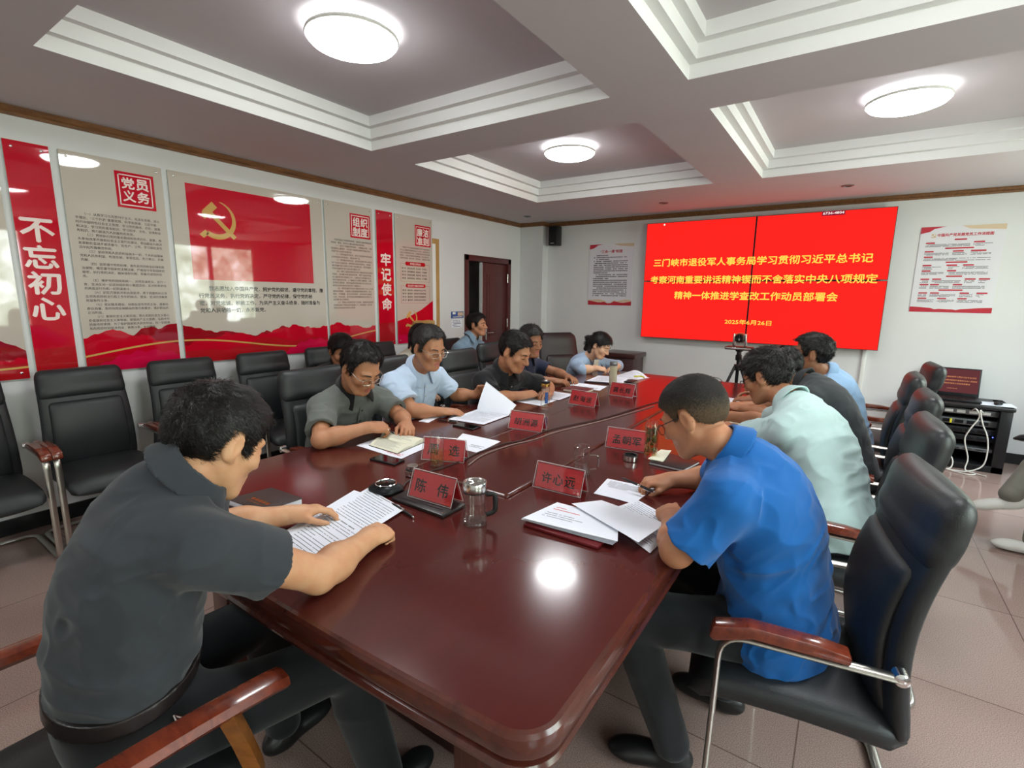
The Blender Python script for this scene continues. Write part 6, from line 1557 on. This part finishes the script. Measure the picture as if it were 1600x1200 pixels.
# --- near left seat
PR = [(.08, .92, .52, .95, 13, .007, .02, 1), (.2, .8, .965, .985, 1, .011, .03, 2), (.08, .92, .05, .46, 13, .007, .02, 1), (.12, .78, .475, .50, 1, .01, .026, 2)]
c = [(-1.35, .741), (-1.14, .722), (-1.209, 1.128), (-1.471, 1.187)]
sheet([(-1.40, .80), (-1.19, .77), (-1.255, 1.15), (-1.50, 1.145)], Z0, 'lower white sheet peeping out left of the printed papers of the man in dark grey', seed=3, print_=None)
sheet(c, Z0 + .0032, 'long printed papers under the forearm of the man in dark grey', seed=1, print_=PR, wave=.004)
slab('notebook', [(-1.74, .795), (-1.545, .81), (-1.535, .955), (-1.72, .945)], TZ, TZ + .026, 'dark brown notebook with white pages at the left hand of the man in dark grey', 'notebook', 'brown_cover', pages='paper')
nb = bpy.data.objects['notebook']; mb = MB()
for k in range(5): mb.bb(-.045 + k * .021, -.030 + k * .021, -.03, -.016, .0261, .0266); mb.bb(-.05 + .02 * k, -.034 + .02 * k, -.042, -.039, .0261, .0265)
mb.build('gold_lettering', M['gold'], nb, smooth=False, rotz=.04)
t, f_, c_ = slab('folder', [(-1.318, 1.165), (-1.06, 1.16), (-1.06, 1.285), (-1.325, 1.285)], TZ, TZ + .013, 'black leather folder under the nearest red name card', 'folder', 'black_cover', r=.005)
MB().bb(-.09, .10, -.045, -.030, .0125, .0145, .002).build('strap', M['black'], t); MB().lathe([(0, .0135), (.004, .0135), (.004, .016), (0, .017)], 12, c=(.118, -.052, 0)).build('stud', M['chrome'], t)
pen((-1.285, 1.138, TZ + .008), (-1.145, 1.105, TZ + .0065), 'black pen lying by the corner of the long printed papers')
t = thing('speakerphone', (-1.40, 1.215, TZ), 'black conference speakerphone with a silver ring, left of the nearest name card', 'speakerphone')
mb = MB(); o = rrect(.13, .10, .035, 6); rows = [[(x * s, y * s, z) for x, y in o] for s, z in ((.9, 0), (1, .006), (.98, .016), (.8, .026), (.6, .031))]; n = len(o)
mb.add([v for r in rows for v in r], [(i * n + k, i * n + (k + 1) % n, (i + 1) * n + (k + 1) % n, (i + 1) * n + k) for i in range(4) for k in range(n)] + [tuple(range(n - 1, -1, -1)), tuple(4 * n + k for k in range(n))]); mb.build('body', M['dark_metal'], t, angle=60)
MB().lathe([(.038, .030), (.0415, .0325), (.0395, .035), (.037, .034), (.036, .031)], 32).build('ring', M['chrome'], t); MB().lathe([(.0365, .0315), (.03, .033), (0, .0335)], 28).build('grille', M['black_gloss'], t)
# --- grey polo: book, phone, sheets
sheet([(-1.96, 1.52), (-1.63, 1.505), (-1.665, 1.75), (-1.985, 1.72)], Z0, 'white sheet under the open notebook of the man in the grey polo', seed=4, print_=[(.55, .95, .08, .2, 3, .02, .02, 3)])
t = thing('open_notebook', (-1.85, 1.67, TZ + .0008), 'open notebook with cream pages before the man in the grey polo', 'notebook')
bkf = quad_frame([(-1.905 + 1.85, 1.555 - 1.67), (-1.695 + 1.85, 1.545 - 1.67), (-1.735 + 1.85, 1.80 - 1.67), (-2.02 + 1.85, 1.79 - 1.67)])
mb = MB(); P = [bkf(a, b_) for a, b_ in ((-.01, -.01), (1.01, -.01), (1.01, 1.01), (-.01, 1.01))]; mb.add([p + Vector((0, 0, z)) for z in (0, .003) for p in P], [(3, 2, 1, 0), (4, 5, 6, 7), (0, 1, 5, 4), (1, 2, 6, 5), (2, 3, 7, 6), (3, 0, 4, 7)]); mb.build('cover', M['brown_cover'], t, smooth=False)
for s, nm in ((0, 'page_block'), (1, 'page_block')):
    mb = MB(); n = 12; hh = lambda q: .004 + (.016 + .008 * s) * math.sin(math.pi * min(1, q * 1.0)) ** .7 * (1 - .45 * q)
    vs = []
    for k in range(n + 1):
        q = k / n; v = .5 + (.49 * q if s else -.49 * q)
        for u in (.01, .99): vs.append(bkf(u, v) + Vector((0, 0, hh(q)))); vs.append(bkf(u, v) + Vector((0, 0, .003)))
    mb.add(vs, [(4 * k, 4 * k + 4, 4 * k + 6, 4 * k + 2) for k in range(n)] + [(4 * k, 4 * k + 1, 4 * k + 5, 4 * k + 4) for k in range(n)] + [(4 * k + 2, 4 * k + 6, 4 * k + 7, 4 * k + 3) for k in range(n)] + [(4 * n, 4 * n + 1, 4 * n + 3, 4 * n + 2)], 0)
    rg = random.Random(s)
    for r in range(15):
        q = .12 + .055 * r
        if q > .93: break
        v = .5 + (.49 * q if s else -.49 * q); v2 = .5 + (.49 * (q + .016) if s else -.49 * (q + .016)); e = rg.uniform(.55, .92)
        mb.add([bkf(.1, v) + Vector((0, 0, hh(q) + .0006)), bkf(e, v) + Vector((0, 0, hh(q) + .0006)), bkf(e, v2) + Vector((0, 0, hh(q + .016) + .0006)), bkf(.1, v2) + Vector((0, 0, hh(q + .016) + .0006))], [(0, 1, 2, 3)], 1)
    mb.build(nm, [M['paper_cream'], M['ink_faint']] if M.setdefault('ink_faint', simple('faint_ink', srgb(168, 168, 160), .8)) else None, t, angle=60)
t, _, _ = slab('smartphone', [(-1.735, 1.415), (-1.585, 1.425), (-1.595, 1.50), (-1.74, 1.49)], TZ, TZ + .009, 'black smartphone lying before the man in the grey polo', 'phone', 'black', r=.003)
MB().bb(-.07, .07, -.033, .033, .0088, .0094, 0).build('screen', M['black_gloss'], t, rotz=.06)
sheet([(-1.56, 1.76), (-1.39, 1.765), (-1.41, 1.98), (-1.66, 1.98)], TI, 'single white sheet lying behind the half covered name card', seed=6, print_=[(.5, .95, .25, .42, 3, .025, .03, 1)])
pen((-1.955, 1.66, TZ + .085), (-1.915, 1.73, TZ + .02), 'pen in the right hand of the man in the grey polo')
# --- light blue shirt
PR2 = [(.1, .9, .12, .9, 20, .010, .022, 1)]
sheet([(-1.95, 2.185), (-1.70, 2.215), (-1.712, 2.49), (-1.968, 2.49)], Z0, 'printed papers lying flat before the bespectacled man in light blue', seed=7, print_=PR2, stack=6)
sheet([(-1.962, 2.485), (-1.71, 2.487), (-1.73, 2.60), (-1.975, 2.60)], Z0 + .006, 'page of papers held up by the bespectacled man in light blue', name='lifted_page', seed=8, lift=lambda u, v: .17 * v ** .8 * (.25 + .75 * (1 - u)) , wave=.0, thick=.0008)
t, _, _ = slab('smartphone', [(-1.83, 2.09), (-1.675, 2.085), (-1.68, 2.165), (-1.83, 2.17)], TZ, TZ + .009, 'black smartphone beside the papers of the bespectacled man', 'phone', 'black', r=.003)
MB().bb(-.07, .07, -.034, .034, .0088, .0094, 0).build('screen', M['black_gloss'], t)
pen((-1.985, 2.13, TZ + .006), (-1.855, 2.165, TZ + .006), 'black pen lying by the hand of the bespectacled man')
sheet([(-2.06, 2.05), (-1.99, 2.06), (-2.03, 2.2), (-2.09, 2.2)], Z0, 'slip of white paper under the right arm of the bespectacled man', seed=9)
# --- black polo, navy
sheet([(-1.935, 2.88), (-1.70, 2.86), (-1.71, 3.10), (-1.94, 3.12)], Z0, 'near printed sheet before the man in the black polo', seed=10, print_=PR2)
sheet([(-1.93, 3.08), (-1.69, 3.10), (-1.70, 3.36), (-1.90, 3.37)], Z0 + .003, 'far printed sheet before the man in the black polo', seed=11, print_=PR2)
slab('notebook', [(-1.845, 3.44), (-1.645, 3.435), (-1.65, 3.60), (-1.86, 3.62)], TZ, TZ + .022, 'maroon notebook with cream page edges between two red name cards', 'notebook', 'maroon', pages='paper_cream')
sheet([(-1.93, 3.68), (-1.62, 3.64), (-1.65, 3.86), (-1.93, 3.86)], Z0, 'white sheet behind the maroon notebook', seed=12, print_=[(.4, .9, .1, .4, 4, .03, .03, 1)])
# --- woman
slab('folder', [(-1.90, 3.93), (-1.55, 4.0), (-1.60, 4.30), (-1.93, 4.27)], TZ, TZ + .009, 'dark folder under the papers of the writing woman', 'folder', 'black_cover')
sheet([(-1.89, 3.95), (-1.58, 4.03), (-1.64, 4.33), (-1.93, 4.30)], TZ + .0096, 'white papers on the dark folder of the writing woman', seed=13, print_=PR2, stack=3)
sheet([(-1.86, 4.36), (-1.60, 4.28), (-1.52, 4.55), (-1.80, 4.64)], Z0, 'curled printed papers at the far side of the writing woman', seed=14, print_=PR2, stack=2, lift=lambda u, v: .05 * math.sin(math.pi * min(1, u * 1.1)) * v + .002, wave=0)
t, _, _ = slab('smartphone', [(-1.60, 4.10), (-1.53, 4.10), (-1.53, 4.26), (-1.60, 4.26)], TI, TI + .009, 'black smartphone leaning on the woman\'s papers', 'phone', 'black', r=.003)
tag(MB().tube(smooth_path([(-1.60, 4.36, TZ + .03), (-1.56, 4.42, TZ + .028), (-1.52, 4.40, TZ + .02)], 4), .006, 6).build('highlighter', M['yellow']), 'small yellow marker on the woman\'s papers', 'marker')
pen((-2.005, 4.50, TZ + .10), (-1.95, 4.53, TZ + .005), 'pen in the hand of the woman in the cardigan')
# --- right side
t, _, _ = slab('document_folder', [(-.815, 1.275), (-.55, 1.275), (-.545, 1.40), (-.80, 1.43)], TZ, TZ + .011, 'maroon folder under the pile of white papers, right side', 'folder', 'maroon')
for k in range(4):
    d = .004 * k; sheet([(-.83 + d, 1.288 - d), (-.515 + d, 1.305 + d * .5), (-.56, 1.47 - d), (-.80 + d, 1.455)], TZ + .0116 + .0042 * k, ['lowest', 'second', 'third', 'topmost'][k] + ' of the white booklets piled on the maroon folder', seed=20 + k, stack=5, wave=.001, print_=[(.1, .5, .6, .8, 2, .03, .02, 3), (.1, .6, .25, .5, 3, .02, .02, 1)] if k == 3 else None, group='white booklets in the pile')
sheet([(-.735, 1.46), (-.445, 1.325), (-.42, 1.50), (-.66, 1.545)], TZ + .034, 'blank white sheet lying across the pile of booklets', seed=27, wave=.002)
PR3 = [(.06, .94, .08, .94, 16, .013, .016, 1)]
sheet([(-.655, 1.50), (-.415, 1.345), (-.40, 1.60), (-.585, 1.70)], Z0 + .001, 'printed page of dense rows under the hands of the man in bright blue', seed=24, print_=PR3, wave=.002)
sheet([(-.745, 1.665), (-.585, 1.66), (-.57, 1.86), (-.765, 1.84)], Z0, 'printed page partly under the writing hand of the man in bright blue', seed=25, print_=[(.1, .9, .5, .9, 8, .02, .03, 1)])
pen((-.672, 1.752, TZ + .055), (-.535, 1.735, TZ + .035), 'dark pen in the hand of the man in bright blue')
slab('notebook', [(-.69, 2.12), (-.53, 2.11), (-.50, 2.27), (-.67, 2.31)], TZ, TZ + .014, 'black notebook beyond the bottle of tea leaves', 'notebook', 'black_cover', pages='paper')
sheet([(-.705, 2.16), (-.635, 2.155), (-.645, 2.31), (-.70, 2.33)], TZ + .0146, 'small white note pad on the black notebook', seed=26, stack=6, mat='paper_cream', lift=lambda u, v: .012 * v * u)
slab('notebook', [(-.66, 2.98), (-.45, 2.97), (-.46, 3.27), (-.66, 3.28)], TZ, TZ + .012, 'open dark notebook under the hands of the man in pale mint', 'notebook', 'black_cover')
sheet([(-.655, 2.985), (-.455, 2.975), (-.465, 3.265), (-.655, 3.275)], TZ + .0126, 'cream notebook page before the man in pale mint', seed=28, mat='paper_cream', stack=4, print_=[(.1, .9, .5, .9, 8, .012, .03, 1)])
pen((-.60, 3.235, TZ + .10), (-.63, 3.18, TZ + .02), 'grey pen in the hand of the man in pale mint', 'grey_metal')
sheet([(-.78, 3.80), (-.55, 3.70), (-.57, 3.95), (-.79, 4.02)], Z0, 'white printed sheet at the far right of the table', seed=29, print_=PR2, stack=4)
# --- cables on the table, tripod end
tag(MB().tube(smooth_path([(-1.355, 1.255, TZ + .012), (-1.40, 1.33, TZ + .004), (-1.40, 1.42, TZ + .004), (-1.385, 1.47, TI + .004), (-1.37, 1.62, TI + .004), (-1.385, 1.75, TI + .004), (-1.37, 1.95, TI + .004), (-1.335, 2.05, TI + .004), (-1.32, 2.3, TI + .004), (-1.27, 2.5, TI + .004), (-1.20, 2.72, TI + .004), (-1.14, 3.08, TI + .004), (-1.10, 3.35, TI + .004), (-1.04, 3.6, TI + .004)], 6), .0034, 6).build('table_cable', M['cable_dark']), 'dark cable running from the speakerphone along the table middle', 'cable')
tag(MB().tube(smooth_path([(-1.31, 1.60, TI + .004), (-1.345, 1.75, TI + .004), (-1.33, 1.95, TI + .004), (-1.29, 2.1, TI + .0035), (-1.27, 2.3, TI + .0035), (-1.22, 2.5, TI + .0035), (-1.16, 2.75, TI + .0035), (-1.10, 3.05, TI + .0035), (-1.06, 3.3, TI + .0035)], 6), .0030, 6).build('table_cable', M['cable_grey']) if M.setdefault('cable_grey', simple('grey_cable', srgb(136, 118, 112), .4)) else None, 'lighter grey cable beside the dark cable on the table middle', 'cable')
tag(MB().tube(smooth_path([(-1.10, 4.62, TZ + .004), (-1.04, 4.66, TZ + .01), (-1.0, 4.70, TZ + .04), (-.96, 4.74, TZ + .035), (-.93, 4.80, TZ + .004), (-.9, 4.90, TZ - .1), (-.88, 5.05, .3), (-.88, 5.2, .01)], 6), .003, 6).build('table_cable', M['black']), 'thin black cable arching over the far table end before the tripod', 'cable')
